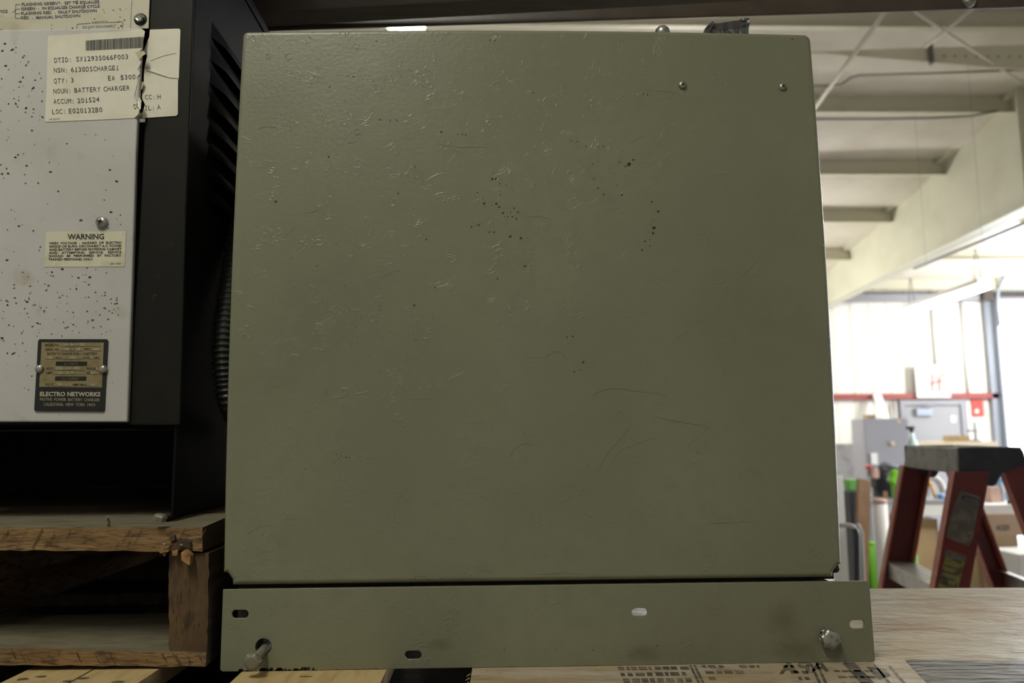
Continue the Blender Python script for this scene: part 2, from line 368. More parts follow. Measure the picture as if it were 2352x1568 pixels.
# far wall with the overhead door opening and ribbed liner
jl = at(2292, 900, YW).x; jtop = at(2300, 684, YW).z; jr = jl + 4.2
outer = [(-7, 0), (jl, 0), (jl, jtop), (jr, jtop), (jr, 0), (13, 0), (13, 4.3), (-7, 4.3)]
me = plate(outer, [], .2); mb = MB(); mb.mesh(me, Matrix.Translation((0, YW + .1, 0)) @ XZ)
for k in range(60):
    x = -6.8 + .3 * k
    if x < jl - .15: mb.box(x, x + .045, YW - .012, YW, .02, 4.0)
struct(mb.build('wall_back', M['wall']))
area('daylight_portal', (jl + 2.1, YW + .12, jtop / 2), (jl + 2.1, YW - 5, jtop / 2), 4.2, jtop, 1, (1, 1, 1), portal=True)
# red girt
p = at(1900, 912, YW); q = at(2285, 911, YW)
mb = MB(); mb.box(-6.9, q.x, YW - .1, YW - .013, p.z - .045, p.z + .045); struct(mb.build('trim_1', M['redtrim'], bevel=.004))
# personnel door
a = at(2078, 932, YW - .06); b = at(2203, 932, YW - .06)
mb = MB(); mb.box(a.x, b.x, YW - .07, YW - .03, .01, a.z)
d1 = struct(mb.build('door_1', M['greydoor'], bevel=.004))
mb = MB()
mb.box(a.x - .09, a.x - .005, YW - .10, YW - .014, 0, a.z + .09); mb.box(b.x + .005, b.x + .09, YW - .10, YW - .014, 0, a.z + .09)
mb.box(a.x - .005, b.x + .005, YW - .10, YW - .014, a.z + .008, a.z + .09)
mb.build('door_frame', M['doorframe'], d1, bevel=.004)
p = at(2104, 938, YW - .12); q = at(2142, 954, YW - .12)
mb = MB(); mb.box(p.x, q.x, YW - .14, YW - .072, q.z, p.z); mb.tube([(p.x + .05, YW - .12, p.z + .01), (p.x + .2, YW - .2, p.z + .05), (q.x + .1, YW - .1, a.z + .02)], .012, 8)
mb.build('door_closer', M['steelgrey'], d1, bevel=.006)
mb = MB(); mb.box(b.x - .1, b.x - .04, YW - .13, YW - .072, .95, 1.15); mb.tube([(b.x - .07, YW - .12, 1.02), (b.x - .19, YW - .12, 1.02)], .012, 8)
mb.build('door_handle', M['zinc'], d1)
p = at(2192, 962, YW - .08)
mb = MB(); mb.box(p.x - .05, p.x + .03, YW - .078, YW - .071, p.z - .05, p.z + .05); mb.build('door_notice', M['paper'], d1)
# overhead door frame and curved track
mb = MB(); mb.box(jl - .16, jl, YW - .10, YW - .014, 0, jtop + .25); mb.box(jl - .06, jl - .02, YW - .2, YW - .10, 0, jtop)
mb.box(jl, jr, YW - .08, YW - .001, jtop + .02, jtop + .34)
dd = struct(mb.build('door_2', M['steelgrey'], bevel=.006))
mb = MB(); path = [(jl - .03, YW - .22, jtop - .5)] + [(jl - .03, YW - .22 - .45 * (1 - math.cos(t)), jtop - .12 + .45 * math.sin(t)) for t in [k * math.pi / 16 for k in range(9)]] + [(jl - .03, YW - 3.2, jtop + .34)]
mb.tube(path, .028, 8); mb.build('door_track', M['steelgrey'], dd)
p = at(2267, 678, YW - .2)
mb = MB(); mb.box(p.x - .11, p.x + .06, YW - .28, YW - .101, p.z - .09, p.z + .09); mb.tube([(p.x - .1, YW - .2, p.z), (p.x + 2.5, YW - .2, p.z)], .03, 8)
mb.build('spring_bracket', M['beam'], dd, bevel=.01)
mb = MB()
for k in range(3): mb.box(jl + .1, jr - .1, YW - 2.6 + k * .62, YW - 2.02 + k * .62, jtop + .30, jtop + .34)
mb.build('raised_door_panel', M['steelgrey'], dd)

# rafter, tapered, running to the far wall
XR = CAM.x + 5.2
def rz(px, py): q = atX(px, py, XR); return (q.y, q.z)
t0, t1 = rz(1905, 620), rz(2330, 226); b0, b1 = rz(1910, 697), rz(2352, 487)
def ex(p, q, Y): return p[1] + (q[1] - p[1]) * (Y - p[0]) / (q[0] - p[0])
Yn = 4.2; Yf_ = YW - .02
R_ = thing('roof_beam', (XR, YW, 3.2), 'big cream tapered steel roof beam running back along the right under the roof', 'beam')
mb = MB(); mb.prism([(XR - .008, Yn, ex(b0, b1, Yn)), (XR - .008, Yf_, ex(b0, b1, Yf_)), (XR - .008, Yf_, ex(t0, t1, Yf_)), (XR - .008, Yn, ex(t0, t1, Yn))], (.016, 0, 0))
mb.build('web', M['rafter'], R_)
for nm, (c0, c1), s in (('bottom_flange', (b0, b1), 0), ('top_flange', (t0, t1), 1)):
    mb = MB(); hw = .11; z = lambda Y: ex(c0, c1, Y)
    mb.hexa([(XR - hw, Yn, z(Yn)), (XR + hw, Yn, z(Yn)), (XR + hw, Yf_, z(Yf_)), (XR - hw, Yf_, z(Yf_)), (XR - hw, Yn, z(Yn) + .02), (XR + hw, Yn, z(Yn) + .02), (XR + hw, Yf_, z(Yf_) + .02), (XR - hw, Yf_, z(Yf_) + .02)])
    mb.build(nm, M['rafter'], R_)
q = atX(2337, 230, XR - .1); ys_ = q.y
mb = MB(); mb.box(XR - .11, XR - .009, ys_, ys_ + .02, ex(b0, b1, ys_) + .021, ex(t0, t1, ys_) - .001); mb.build('stiffener_plate', M['rafter'], R_)
# purlins
plab = ['cream roof purlin above the shelf beam, mostly hidden by it', 'cream roof purlin just in front of the strut with bolt holes',  'cream roof purlin with a dark cable along it', 'cream roof purlin next beyond the dark cable',
        'cream roof purlin meeting the middle of the roof beam', 'cream roof purlin last but one before the far wall', 'cream roof purlin closest to the far wall']
for k, Y in enumerate(PUR):
    z = roofz(Y) - .004; mb = MB()
    xr_ = 12.9
    mb.box(-6.9, xr_, Y, Y + .006, z - .19, z - .004); mb.box(-6.9, xr_, Y - .06, Y, z - .19, z - .184); mb.box(-6.9, xr_, Y + .006, Y + .06, z - .022, z - .016)
    tag(mb.build('roof_purlin', [M['purlin'], M['wire']]), plab[k], 'purlin', 'roof purlins')
mb = MB(); Yb = 5.46; mb.prism([at(1760, 121, Yb), at(1890, 123, Yb), at(2400, 164, Yb), at(2400, 101, Yb), at(2140, 109, Yb), at(1890, 117, Yb)], (0, .008, 0))
for i in range(10): q = at(2143 + i * 25, 128 + i * .3, Yb - .001); mb.lathe(q, (0, -1, 0), [(.010, 0), (.008, .004)], 8, 1)
mb.box(at(2133, 110, Yb).x - .01, at(2133, 110, Yb).x + .01, Yb - .05, Yb - .001, at(2133, 150, Yb).z, at(2133, 104, Yb).z, 1)
tag(mb.build('roof_strut', [M['purlin'], M['wire']]), 'tapered cream roof strut with a row of bolt holes', 'strut')
# conduits under the purlins
def conduit(name, pts, r, m, label, cat, grp=None):
    mb = MB(); mb.tube(pts, r, 8); return tag(mb.build(name, M[m]), label, cat, grp)
Yc = 5.88
def cz(px, py): return at(px, py, Yc)
conduit('ceiling_conduit', [cz(1700, 201), cz(1905, 197), cz(1932, 194), cz(1955, 178), cz(1975, 173), cz(2150, 168), cz(2352, 160)], .011, 'conduit', 'thin grey conduit with a kink running along the ceiling', 'conduit')
Yc = PUR[2] - .075
conduit('ceiling_cable', [cz(1700, 276), cz(1900, 273), cz(2000, 273), cz(2140, 271), cz(2230, 266), cz(2290, 255)], .011, 'wire', 'dark cable sagging along the ceiling left of the roof beam', 'cable')
# brace rods
def yz(px, py, Y): return at(px, py, Y)
conduit('brace_rod', [yz(2045, 10, 4.85), yz(1870, 250, 6.15)], .020, 'rod', 'pale straight brace rod crossing the ceiling beside the green cabinet', 'rod', 'roof brace rods')
conduit('brace_rod', [yz(2100, 25, 4.85), yz(2345, 188, 5.7)], .013, 'rod', 'thin brace rod slanting down to the roof beam top at right', 'rod', 'roof brace rods')
conduit('brace_rod', [yz(2235, 20, 4.65), yz(2125, 108, 5.05)], .013, 'rod', 'short brace rod slanting up to the right above the bolt holes', 'rod', 'roof brace rods')
# eave strut and wall conduits
p = at(2010, 652, YW - .12); q = at(2352, 640, YW - .12)
mb = MB(); mb.box(-6, 12.8, YW - .2, YW - .015, roofz(YW) - .30, roofz(YW) - .18); tag(mb.build('eave_strut', M['doorframe'], bevel=.01), 'long grey steel strut along the top of the far wall', 'strut')
for px, y1, lab in ((2139, 840, 'thin conduit on the far wall above the white sign'), (2207, 905, 'conduit down the far wall right of the white sign')):
    p = at(px, 668, YW - .04); q = at(px + 6, y1, YW - .04)
    mb = MB(); mb.tube([(p.x, YW - .035, p.z), (p.x, YW - .035, q.z)], .02, 8); tag(mb.build('wall_conduit', M['fixture']), lab, 'conduit', 'conduits on the far wall')

# hanging fluorescent fixtures
def fixture(pa, pb, label, chains):
    pa, pb = Vector(pa), Vector(pb); d = (pb - pa).normalized(); s = d.cross(Vector((0, 0, 1))).normalized(); mid = (pa + pb) / 2
    r = thing('fluorescent_lamp', mid, label, 'lamp', 'hanging fluorescent lamps')
    mb = MB(); o = pa - s * .06 + Vector((0, 0, .03)); mb.obox(o, d * (pb - pa).length, s * .12, Vector((0, 0, .05))); mb.build('housing', M['fixture'], r, bevel=.006)
    for k in (-1, 1):
        mb = MB(); mb.tube([pa + s * .035 * k, pb + s * .035 * k], .019, 12); mb.build('tube', M['tube'], r)
        mb = MB(); e = pa if k < 0 else pb
        e = e + d * (.1 if k < 0 else -.1) + Vector((0, 0, .08)); tp = Vector((e.x, e.y, pa.z + .36))
        for w in (-.03, .03): mb.tube([e + s * w, tp + s * w * .2], .004, 6)
        mb.build('chain', M['wire'], r)
    return r
def lamp_rail(pa, pb, n0, n1, label):
    pa, pb = Vector(pa), Vector(pb); d = (pb - pa).normalized(); s = d.cross(Vector((0, 0, 1))).normalized()
    a = pa - d * n0; b = pb + d * n1; mb = MB()
    mb.obox(Vector((a.x, a.y, pa.z + .36)) - s * .01, b - a, s * .02, Vector((0, 0, .025)))
    for t in (.1, .5, .9):
        q = a.lerp(b, t); mb.box(q.x - .0012, q.x + .0012, q.y - .0012, q.y + .0012, pa.z + .385, roofz(q.y) - .02)
    tag(mb.build('lamp_rail', M['doorframe']), label, 'rail')
lamp_rail(at(2262, 659, 5.7), at(2086, 712, 7.15), 1.3, -.2, 'grey steel rail above the bright hanging lamp')
fixture(at(2262, 659, 5.7), at(2086, 718, 7.15), 'bright fluorescent lamp hanging in front of the far wall', 0)
fixture(at(958, 61, 4.1), at(905, 64, 5.3), 'fluorescent lamp glimpsed between the green cabinet top and the shelf beam', 0)

# ---------------------------------------------------------------- rack shelf
ZS = ZO - .0762                                             # top of the boards on the shelf
bl0, bl1 = Vector((-.35, .42, ZO + .778)), Vector((1.45, .296, ZO + .778))
dv = (bl1 - bl0).normalized(); nv = Vector((-dv.y, dv.x, 0))
rk = thing('rack_beam', (bl0 + bl1) / 2, 'dark brown steel rack beam across the top of the picture', 'beam')
mb = MB(); mb.obox(bl0 - dv * .6, dv * 3.2, nv * .005, Vector((0, 0, .11))); mb.obox(bl0 - dv * .6 + Vector((0, 0, .105)), dv * 3.2, nv * .06, Vector((0, 0, .005))); mb.build('beam', M['beam'], rk, bevel=.0012)
q = atP(2225, 4, bl0, nv); mb = MB(); mb.lathe(q, -nv, [(.010, -.002), (.010, .003), (.007, .007), (.002, .009)], 14); mb.build('bolt', M['zinc'], rk)
# deck of the level above, seen from below
dA, dB = atZ(560, 65, ZO + .7785), atZ(1850, -2.6, ZO + .7785)
e = (dB - dA).normalized(); A_, B_ = dA - e * .9, dB + e * .9
mb = MB(); mb.prism([A_, B_, B_ + Vector((0, -.30, 0)), A_ + Vector((0, -.30, 0))], (0, 0, .018))
dk = tag(mb.build('upper_shelf_deck', M['deck'], bevel=.002), 'dark brown underside of the shelf above the green cabinet', 'shelf')
mb = MB(); o = A_ + Vector((0, -.075, -.0012)); mb.hexa([o + Vector((0, 0, 0)), o + (B_ - A_), o + (B_ - A_) + Vector((0, .03, 0)), o + Vector((0, .03, 0)), o + Vector((0, 0, .001)), o + (B_ - A_) + Vector((0, 0, .001)), o + (B_ - A_) + Vector((0, .03, .001)), o + Vector((0, .03, .001))])
mb.build('edge_strip', M['beam'], dk)

# boards under everything
def boardpoly(name, pts, thick, m, label, cat, grp=None, bev=.002):
    mb = MB(); mb.prism([(p[0], p[1], ZS - .001) for p in pts], (0, 0, -thick)); return tag(mb.build(name, m, bevel=bev), label, cat, grp), mb
def zpt(px, py): p = atZ(px, py, ZS); return (p.x, p.y)
def long_board(name, l, r, label, far=.42, stains=(), skew=0.0):
    """board running away from the camera; l, r: left/right edge x where its front edge line crosses"""
    (xl, yl), (xr, yr) = zpt(*l), zpt(*r)
    pts = [(xl, -.16), (xr, -.16), (xr + skew, far), (xl + skew, far)]
    mb = MB(); mb.prism([(x, y, ZS - .0005) for x, y in pts], (0, 0, -.017))
    for (sx, sy, rx, ry) in stains:
        c = atZ(sx, sy, ZS + .0001); n = 12
        mb.poly([(c.x + rx * math.cos(k * 2 * math.pi / n) * rnd.uniform(.6, 1.2), c.y + ry * math.sin(k * 2 * math.pi / n) * rnd.uniform(.6, 1.2), ZS - .0001) for k in range(n)], 1)
    return tag(mb.build(name, [M['board'], M['boardstain']], bevel=0), label, 'board', 'pale boards lying on the shelf')
long_board('wooden_board', (30, 1548), (185, 1545), 'pale pine board at the far left under the wooden pallet', far=.66, stains=((52, 1558, .006, .004), (95, 1552, .006, .003)), skew=.02)
long_board('wooden_board', (190, 1545), (318, 1560), 'pale pine board with dark knots under the pallet corner', far=.66, stains=((158, 1563, .005, .003), (190, 1556, .006, .003), (272, 1564, .006, .003)), skew=.02)
long_board('wooden_board', (535, 1560), (877, 1560), 'wide pale pine board under the left bolt of the green cabinet', far=.42, stains=((700, 1552, .008, .0015),))
# plywood sheet with worn black print
(x0, _), far = zpt(1075, 1556), .352
pts = [(x0, -.16), (1.62, -.16), (1.62, .318), (x0 + .01, .365)]
mb = MB(); mb.prism([(x, y, ZS - .0005) for x, y in pts], (0, 0, -.018))
zf = lambda px, py: atZ(px, py, ZS - .0002)
def inkq(a, b, c, d, m=1): mb.poly([zf(*a), zf(*b), zf(*c), zf(*d)], m)
# double rules running diagonally
for x in (1582, 1592, 1858, 1872): inkq((x, 1527 if x < 1700 else 1521), (x + 6, 1527 if x < 1700 else 1521), (x + 44, 1600), (x + 36, 1600))
# rows of smudged block letters, unreadable
for r, (y, h) in enumerate(((1531, 7), (1544, 8), (1558, 9), (1573, 10))):
    x = 1418 + r * 6
    while x < 1575 + r * 5:
        w = rnd.uniform(7, 22); inkq((x, y - .01 * (x - 1418)), (x + w, y - .01 * (x - 1418)), (x + w + 3, y + h - .01 * (x - 1418)), (x + 3, y + h - .01 * (x - 1418))); x += w + rnd.uniform(3, 7)
    x = 1610 + r * 8
    while x < 1838 + r * 8:
        w = rnd.uniform(6, 20); k = 4
        if rnd.random() < .8 and not (1690 < x < 1800 and r in (1, 2)): inkq((x, y - k), (x + w, y - k), (x + w + 4, y + h * .75 - k), (x + 4, y + h * .75 - k))
        x += w + rnd.uniform(4, 9)
    x = 1905 + r * 9
    while x < 1985 + r * 6:
        w = rnd.uniform(10, 24)
        if r > 0: inkq((x, y - 6), (x + w, y - 6), (x + w + 4, y - 2), (x + 4, y - 2))
        x += w + rnd.uniform(5, 10)
text(mb, 'APA', (1905, 1541), (1790, 1546), -26, zf, 1, .02)
inkq((1935, 1521), (1962, 1520), (2040, 1600), (2005, 1600)); inkq((1990, 1530), (2035, 1536), (2045, 1550), (2020, 1560))
for a in ((2005, 1525), (2040, 1528)): inkq(a, (a[0] + 5, a[1]), (a[0] + 70, 1600), (a[0] + 60, 1600))
# scuffed black block at right
inkq((2078, 1514), (2200, 1516), (2250, 1600), (2160, 1600), 2); inkq((2200, 1516), (2600, 1520), (2700, 1600), (2250, 1600), 2)
for px, py, rx, ry, am in ((2185, 1385, .085, .10, .85), (2090, 1432, .09, .055, .75), (2075, 1492, .07, .022, .65), (1270, 1562, .10, .02, .5), (2010, 1450, .05, .02, .5)):
    spot(M['ply'], atZ(px, py, ZS), rx, ry, (.30, .165, .055), 1, am)
tag(mb.build('plywood_sheet', [M['ply'], M['plyink'], M['plyink2']]), 'worn plywood sheet with faded black print under the right of the cabinet', 'plywood')
s0 = atZ(1075, 1556, ZS)
mb = MB()
for k in range(6):
    p = Vector((s0.x - .0, -.06 + k * .012, ZS - .006)); mb.tube([p + Vector((.0008, 0, 0)), p + Vector((-.002 - .0025 * rnd.random(), -.003 - .003 * rnd.random(), -.001))], [.0008, .0002], 5)
tag(mb.build('wood_splinters', M['board']), 'frayed splinters on the left edge of the plywood sheet', 'splinters', kind='stuff')
# shelf board below, and the rack's lower beam carrying it
mb = MB(); mb.box(-.9, 1.62, -.16, .42, ZS - .055, ZS - .036); mb.box(-.9, -.03, .42, 1.15, ZS - .055, ZS - .036)
for k in range(9): mb.box(-.85 + k * .3, -.80 + k * .3, -.15, .34, ZS - .036, ZS - .0205)
tag(mb.build('shelf_board', M['lower']), 'dark shelf board seen in the gap between the pale boards', 'shelf')
rb = thing('rack_shelf_frame', (.4, .1, 0), 'steel rack frame carrying the lower shelf', 'rack')
for x in (-.93, 1.66):
    for y in (-.15, .36):
        mb = MB(); mb.box(x - .03, x + .03, y - .03, y + .03, 0, ZO + 1.2 if x > 1 and False else ZS - .056); mb.build('post', M['beam'], rb)
for y in (-.15, .36):
    mb = MB(); mb.box(-.899, 1.629, y - .025, y + .025, ZS - .15, ZS - .056); mb.build('beam', M['beam'], rb)

# ---------------------------------------------------------------- green cabinet
W_, H_, DEP = .59237, .55581, .56  # unseen depth stretched back to shut room light out of the left gap
G = thing('charger_cabinet', (W_ / 2, DEP / 2, ZS), 'large olive grey-green sheet steel charger cabinet with rust specks, centre of the picture', 'cabinet')
def bow(a, b, amt, n=12, ax=(0, 1)):
    return [(a[0] + (b[0] - a[0]) * k / n + ax[0] * amt * 4 * (k / n) * (1 - k / n), a[1] + (b[1] - a[1]) * k / n + ax[1] * amt * 4 * (k / n) * (1 - k / n)) for k in range(n + 1)]
r = .0055; z0 = .0014
out = []
out += bow((0, z0 + .012), (0, H_ - r), .0030, 12, (-1, 0))
out += [(r - r * math.cos(t), H_ - r + r * math.sin(t)) for t in (math.pi / 8, math.pi / 4, 3 * math.pi / 8)]
out += bow((r, H_), (W_ - r * 1.4, H_), .0034, 14, (0, 1))
out += [(W_ - r * 1.4 + r * 1.4 * math.sin(t), H_ - r * 1.4 + r * 1.4 * math.cos(t)) for t in (math.pi / 8, math.pi / 4, 3 * math.pi / 8)]
out += bow((W_, H_ - r * 1.4), (W_, z0 + .012), .0032, 12, (1, 0))
out += [(W_ - .004, z0 + .011), (W_ - .0085, z0 + .005), (W_ - .009, z0), (.009, z0), (.0085, z0 + .005), (.004, z0 + .011)]
me = plate(out[::-1], [], DEP, .0050, 7); mb = MB(); mb.mesh(me, Matrix.Translation((0, DEP / 2, ZO)) @ XZ)
def speck(mb, px, py, r, m=1, Y=-.00012, el=1.0, ang=0.0):
    c = at(px, py, Y); n = 7; vs = []
    for k in range(n):
        t = k * 2 * math.pi / n; rr = r * rnd.uniform(.65, 1.25); x, z = rr * math.cos(t) * el, rr * math.sin(t)
        vs.append((c.x + x * math.cos(ang) - z * math.sin(ang), c.y, c.z + x * math.sin(ang) + z * math.cos(ang)))
    mb.poly(vs, m)
SP = [(1131, 411, 3), (1139, 410, 3), (1147, 422, 2.5), (1097, 442, 3), (1149, 448, 2), (1112, 467, 3), (1140, 468, 3), (1146, 475, 3), (1181, 478, 3), (1190, 487, 2.5), (1155, 489, 3), (1166, 497, 2), (1173, 487, 2), (1177, 498, 2.5),
      (1186, 503, 2.5), (1083, 521, 3), (1100, 517, 3), (1124, 533, 2.5), (1135, 533, 3), (1172, 543, 4), (1197, 547, 3.4), (1206, 611, 3), (1143, 640, 2.5), (1000, 660, 2.5), (794, 656, 2), (979, 550, 2.5), (952, 701, 3), (914, 445, 2.5), (634, 463, 3.5),
      (755, 360, 3), (728, 611, 2), (772, 560, 1.5), (953, 383, 2), (1444, 377, 6), (1437, 382, 3), (1455, 367, 3), (1423, 372, 2.5), (1362, 377, 2), (1363, 410, 2.5), (1374, 432, 2.5), (1387, 447, 3), (1416, 425, 2), (1428, 447, 3), (1497, 463, 3), (1512, 486, 4),
      (1502, 523, 4.5), (1500, 535, 3.5), (1492, 550, 2), (1482, 554, 3), (1475, 574, 3), (1492, 565, 2.5), (1346, 336, 2.5), (1372, 336, 2), (1386, 335, 2.5), (1326, 325, 2), (1312, 324, 2), (800, 175, 2), (812, 176, 2.5), (757, 200, 2), (873, 275, 2.5), (896, 276, 2),
      (911, 276, 2.5), (1014, 303, 3), (1062, 309, 2), (1070, 309, 2), (1052, 308, 2), (1478, 215, 2.5), (1487, 218, 2.5), (1225, 213, 2), (1340, 831, 3.4), (1302, 774, 2.5), (1316, 772, 2.5), (1333, 850, 2), (1319, 853, 2), (795, 1050, 2), (803, 1051, 1.6), (778, 1053, 1.6), (701, 1077, 1.8), (1600, 1040, 2), (865, 95, 2), (1125, 92, 2), (1136, 93, 2), (1820, 90, 3)]
for px, py, rr in SP: speck(mb, px, py, rr * .00038, rnd.choice((1, 1, 2)), el=rnd.uniform(.8, 1.25))
def cloud(cx, cy, sx, sy, n, lo=.7, hi=1.7):
    for _ in range(n): speck(mb, rnd.gauss(cx, sx), rnd.gauss(cy, sy), rnd.uniform(lo, hi) * .00030, rnd.choice((1, 1, 2)))
cloud(1150, 490, 45, 45, 70); cloud(1390, 390, 45, 45, 40); cloud(1490, 535, 12, 22, 14); cloud(900, 440, 60, 25, 22); cloud(860, 740, 90, 40, 40); cloud(960, 775, 30, 8, 14); cloud(1200, 300, 330, 120, 60, .6, 1.3); cloud(1000, 640, 260, 180, 50, .6, 1.2); cloud(790, 1052, 22, 6, 12)
STROKES = [[(1362, 915), (1366, 903), (1390, 893), (1420, 891), (1470, 899), (1525, 905)], [(1195, 820), (1225, 821), (1250, 822)], [(1250, 830), (1258, 815), (1275, 806), (1295, 812), (1300, 826)], [(1170, 1050), (1180, 1030), (1200, 1018), (1228, 1022)],
           [(1405, 1060), (1430, 1030), (1470, 1015), (1510, 1005)], [(1370, 1085), (1395, 1040), (1420, 1012), (1450, 975)], [(1470, 945), (1520, 960), (1570, 970), (1630, 980)], [(1630, 980), (1580, 1022)], [(1565, 1203), (1640, 1201), (1730, 1198)],
           [(545, 1200), (560, 1190), (580, 1195)], [(585, 1215), (610, 1205), (625, 1208)], [(570, 1225), (590, 1210)], [(600, 1230), (607, 1222)], [(615, 1232), (625, 1228), (640, 1232)], [(590, 1268), (615, 1265), (640, 1268)], [(650, 1192), (672, 1188), (685, 1196)],
           [(1100, 1305), (1115, 1308), (1128, 1315)], [(1205, 1312), (1240, 1318), (1300, 1314), (1360, 1320)], [(592, 297), (612, 290), (632, 292), (640, 282)], [(1090, 520), (1130, 496)], [(1200, 498), (1235, 496), (1270, 505)], [(1400, 482), (1430, 476)], [(1300, 520), (1285, 552)],
           [(740, 780), (725, 768), (735, 750)], [(725, 770), (715, 790)], [(735, 770), (760, 775)], [(765, 795), (790, 808)], [(1480, 205), (1520, 209), (1560, 215)], [(1510, 230), (1540, 225), (1550, 215)], [(870, 640), (890, 628), (920, 620)], [(1700, 640), (1720, 620), (1745, 592)], [(1545, 785), (1570, 765), (1590, 752)],
           [(935, 917), (960, 916), (992, 917)], [(1060, 970), (1085, 968), (1110, 970)], [(700, 490), (725, 485), (735, 478)], [(650, 545), (670, 530), (680, 510)], [(1440, 335), (1460, 320), (1480, 312)], [(800, 330), (822, 322)], [(1000, 330), (1060, 338), (1130, 339)], [(1090, 1140), (1105, 1138), (1115, 1146)]]
for cx_, cy_, r_ in ((617, 129, 6), (820, 304, 6), (1550, 966, 5), (662, 131, 7), (1866, 1266, 6), (750, 900, 5)):
    STROKES.append([(cx_ + r_ * math.cos(k * .55), cy_ + r_ * math.sin(k * .55)) for k in range(11)])
for st_ in STROKES:
    pts_ = [at(x, y, -.00002) for x, y in st_]; mb.tube(pts_, [.00008] + [.00030] * (len(pts_) - 2) + [.00008], 6) if len(pts_) > 2 else mb.tube(pts_, [.00025, .0001], 6)
mb.build('shell', [M['green'], M['rust'], M['darkspeck']], G, fix=False)
# base rail with slots and bolt holes
x1b = .6185; zt, zb = -.0022, -.0765
def slot(px, py, w, h):
    c = at(px, py, 0); a_, b_ = w * .000416 / 2, h * .000416 / 2
    return roundrect(c.x - a_, c.x + a_, c.z - ZO - b_, c.z - ZO + b_, b_ * .999, 6)
hol = [slot(551, 1410, 38, 18), slot(949, 1504, 38, 18), slot(1469, 1405, 36, 18), slot(1969, 1433, 34, 18)]
ch = at(605, 1485, 0); hol.append([(ch.x + .0076 * math.cos(k * math.pi / 12), ch.z - ZO + .0076 * math.sin(k * math.pi / 12)) for k in range(24)])
cr = at(1899, 1462, 0); hol.append([(cr.x + .0070 * math.cos(k * math.pi / 12), cr.z - ZO + .0070 * math.sin(k * math.pi / 12)) for k in range(24)])
ob = [(.0008, zt), (.0008, zb + .002), (.003, zb)] + [(.003 + (x1b - .006) * k / 12, zb) for k in range(1, 12)] + [(x1b - .0005, zb), (x1b, zb + .002), (x1b - .0008, zt - .001), (x1b - .003, zt)]
me = plate(ob, hol, .003, .0006, 2); mb = MB(); mb.mesh(me, Matrix.Translation((0, .0015, ZO)) @ XZ)
for _ in range(60):                                          # chipped paint along the lower left edge
    px = rnd.uniform(545, 720) if rnd.random() < .85 else rnd.uniform(720, 900); c = at(px, 1536, -.0002); w, h = rnd.uniform(.0008, .0028), rnd.uniform(.0006, .0034) * (1 if px < 720 else .3)
    mb.poly([(c.x - w, -.0002, zb + ZO + .0004), (c.x + w, -.0002, zb + ZO + .0004), (c.x + w * rnd.uniform(.3, 1), -.0002, zb + ZO + h), (c.x - w * rnd.uniform(.3, 1), -.0002, zb + ZO + h * rnd.uniform(.5, 1))], 2)
for px, py in ((1158, 1491), (1278, 1491), (1385, 1488), (1510, 1482), (1362, 1492)): speck(mb, px, py, .0007, 1)
for px, py, rx, ry in ((1800, 1425, .022, .022), (1830, 1490, .03, .014), (1480, 1500, .02, .010), (1010, 1480, .016, .008)):
    spot(M['green_rail'], at(px, py, 0), rx, ry, (.105, .085, .05), 2, .5)
br = mb.build('base_rail', [M['green_rail'], M['rust'], M['chip']], G, fix=False)
mb = MB(); mb.box(.012, W_ - .012, .003, .034, ZO + zt - .003, ZO + zt - .0005); mb.build('base_rail_flange', M['green'], G)
mb = MB(); mb.box(.001, .26, DEP - .004, DEP - .001, ZO + zb, ZO + zt); mb.box(.001, .26, DEP - .034, DEP - .004, ZO + zt - .003, ZO + zt - .0005); mb.build('rear_rail', M['green'], G)
mb = MB(); mb.box(.012, W_ - .004, .012, DEP - .008, ZO - .002, ZO + .008)
mb.box(.004, .03, .036, DEP - .036, ZO + zb, ZO + zt - .0005)
mb.build('floor_plate', M['chip'], G)
def hexbolt(name, head, ax, r, h, shank, sr, m, parent, rot=.3):
    head = Vector(head); ax = Vector(ax).normalized(); mb = MB()
    mb.lathe(head, ax, [(r * 1.155, 0), (r * 1.155, h * .8), (r * 1.0, h)], 6, 0, False, rot)
    mb.lathe(head, ax, [(r * 1.02, h * .8), (r * .93, h * 1.05), (r * .6, h * 1.08)], 20, 0, True)
    if shank: mb.tube([head + ax * h * .3, head - ax * shank], sr, 14)
    return mb.build(name, m, parent)
hb = at(592, 1503, -.018)
ax = Vector((-.10, -1, -.16)).normalized(); hd = Vector((ch.x - .0005, -.001, ch.z - .0035)) + ax * .020
hexbolt('hex_bolt', hd, ax, .0072, .0052, .034, .0042, M['bolt'], G, .2)
hexbolt('hex_bolt', (cr.x + .0004, -.0036, cr.z - .0005), (.01, -1, -.02), .0082, .0062, .022, .0042, M['zinc'], G, .9)
def panscrew(px, py, Y, r, parent, m, name='panel_screw', cross=True, slotang=.4):
    c = at(px, py, Y); mb = MB()
    mb.lathe(c, (0, -1, 0), [(r, -.0005), (r, r * .25), (r * .9, r * .5), (r * .62, r * .72), (r * .25, r * .8)], 20)
    for k in ((0, 1) if cross else (0,)):
        t = slotang + k * math.pi / 2; u = Vector((math.cos(t), 0, math.sin(t))); w = Vector((-math.sin(t), 0, math.cos(t))); L = r * (.48 if cross else .92); hh = r * .11
        o = c + Vector((0, -r * (.83 if cross else .5), 0)); mb.obox(o - u * L - w * hh, u * 2 * L, w * 2 * hh, Vector((0, r * .3, 0)), 1)
    return mb.build(name, [m, M['chip']], parent)
panscrew(1567, 196, 0, .0040, G, M['zinc'], slotang=1.25); panscrew(1797, 200, 0, .0038, G, M['zinc'], slotang=.1)
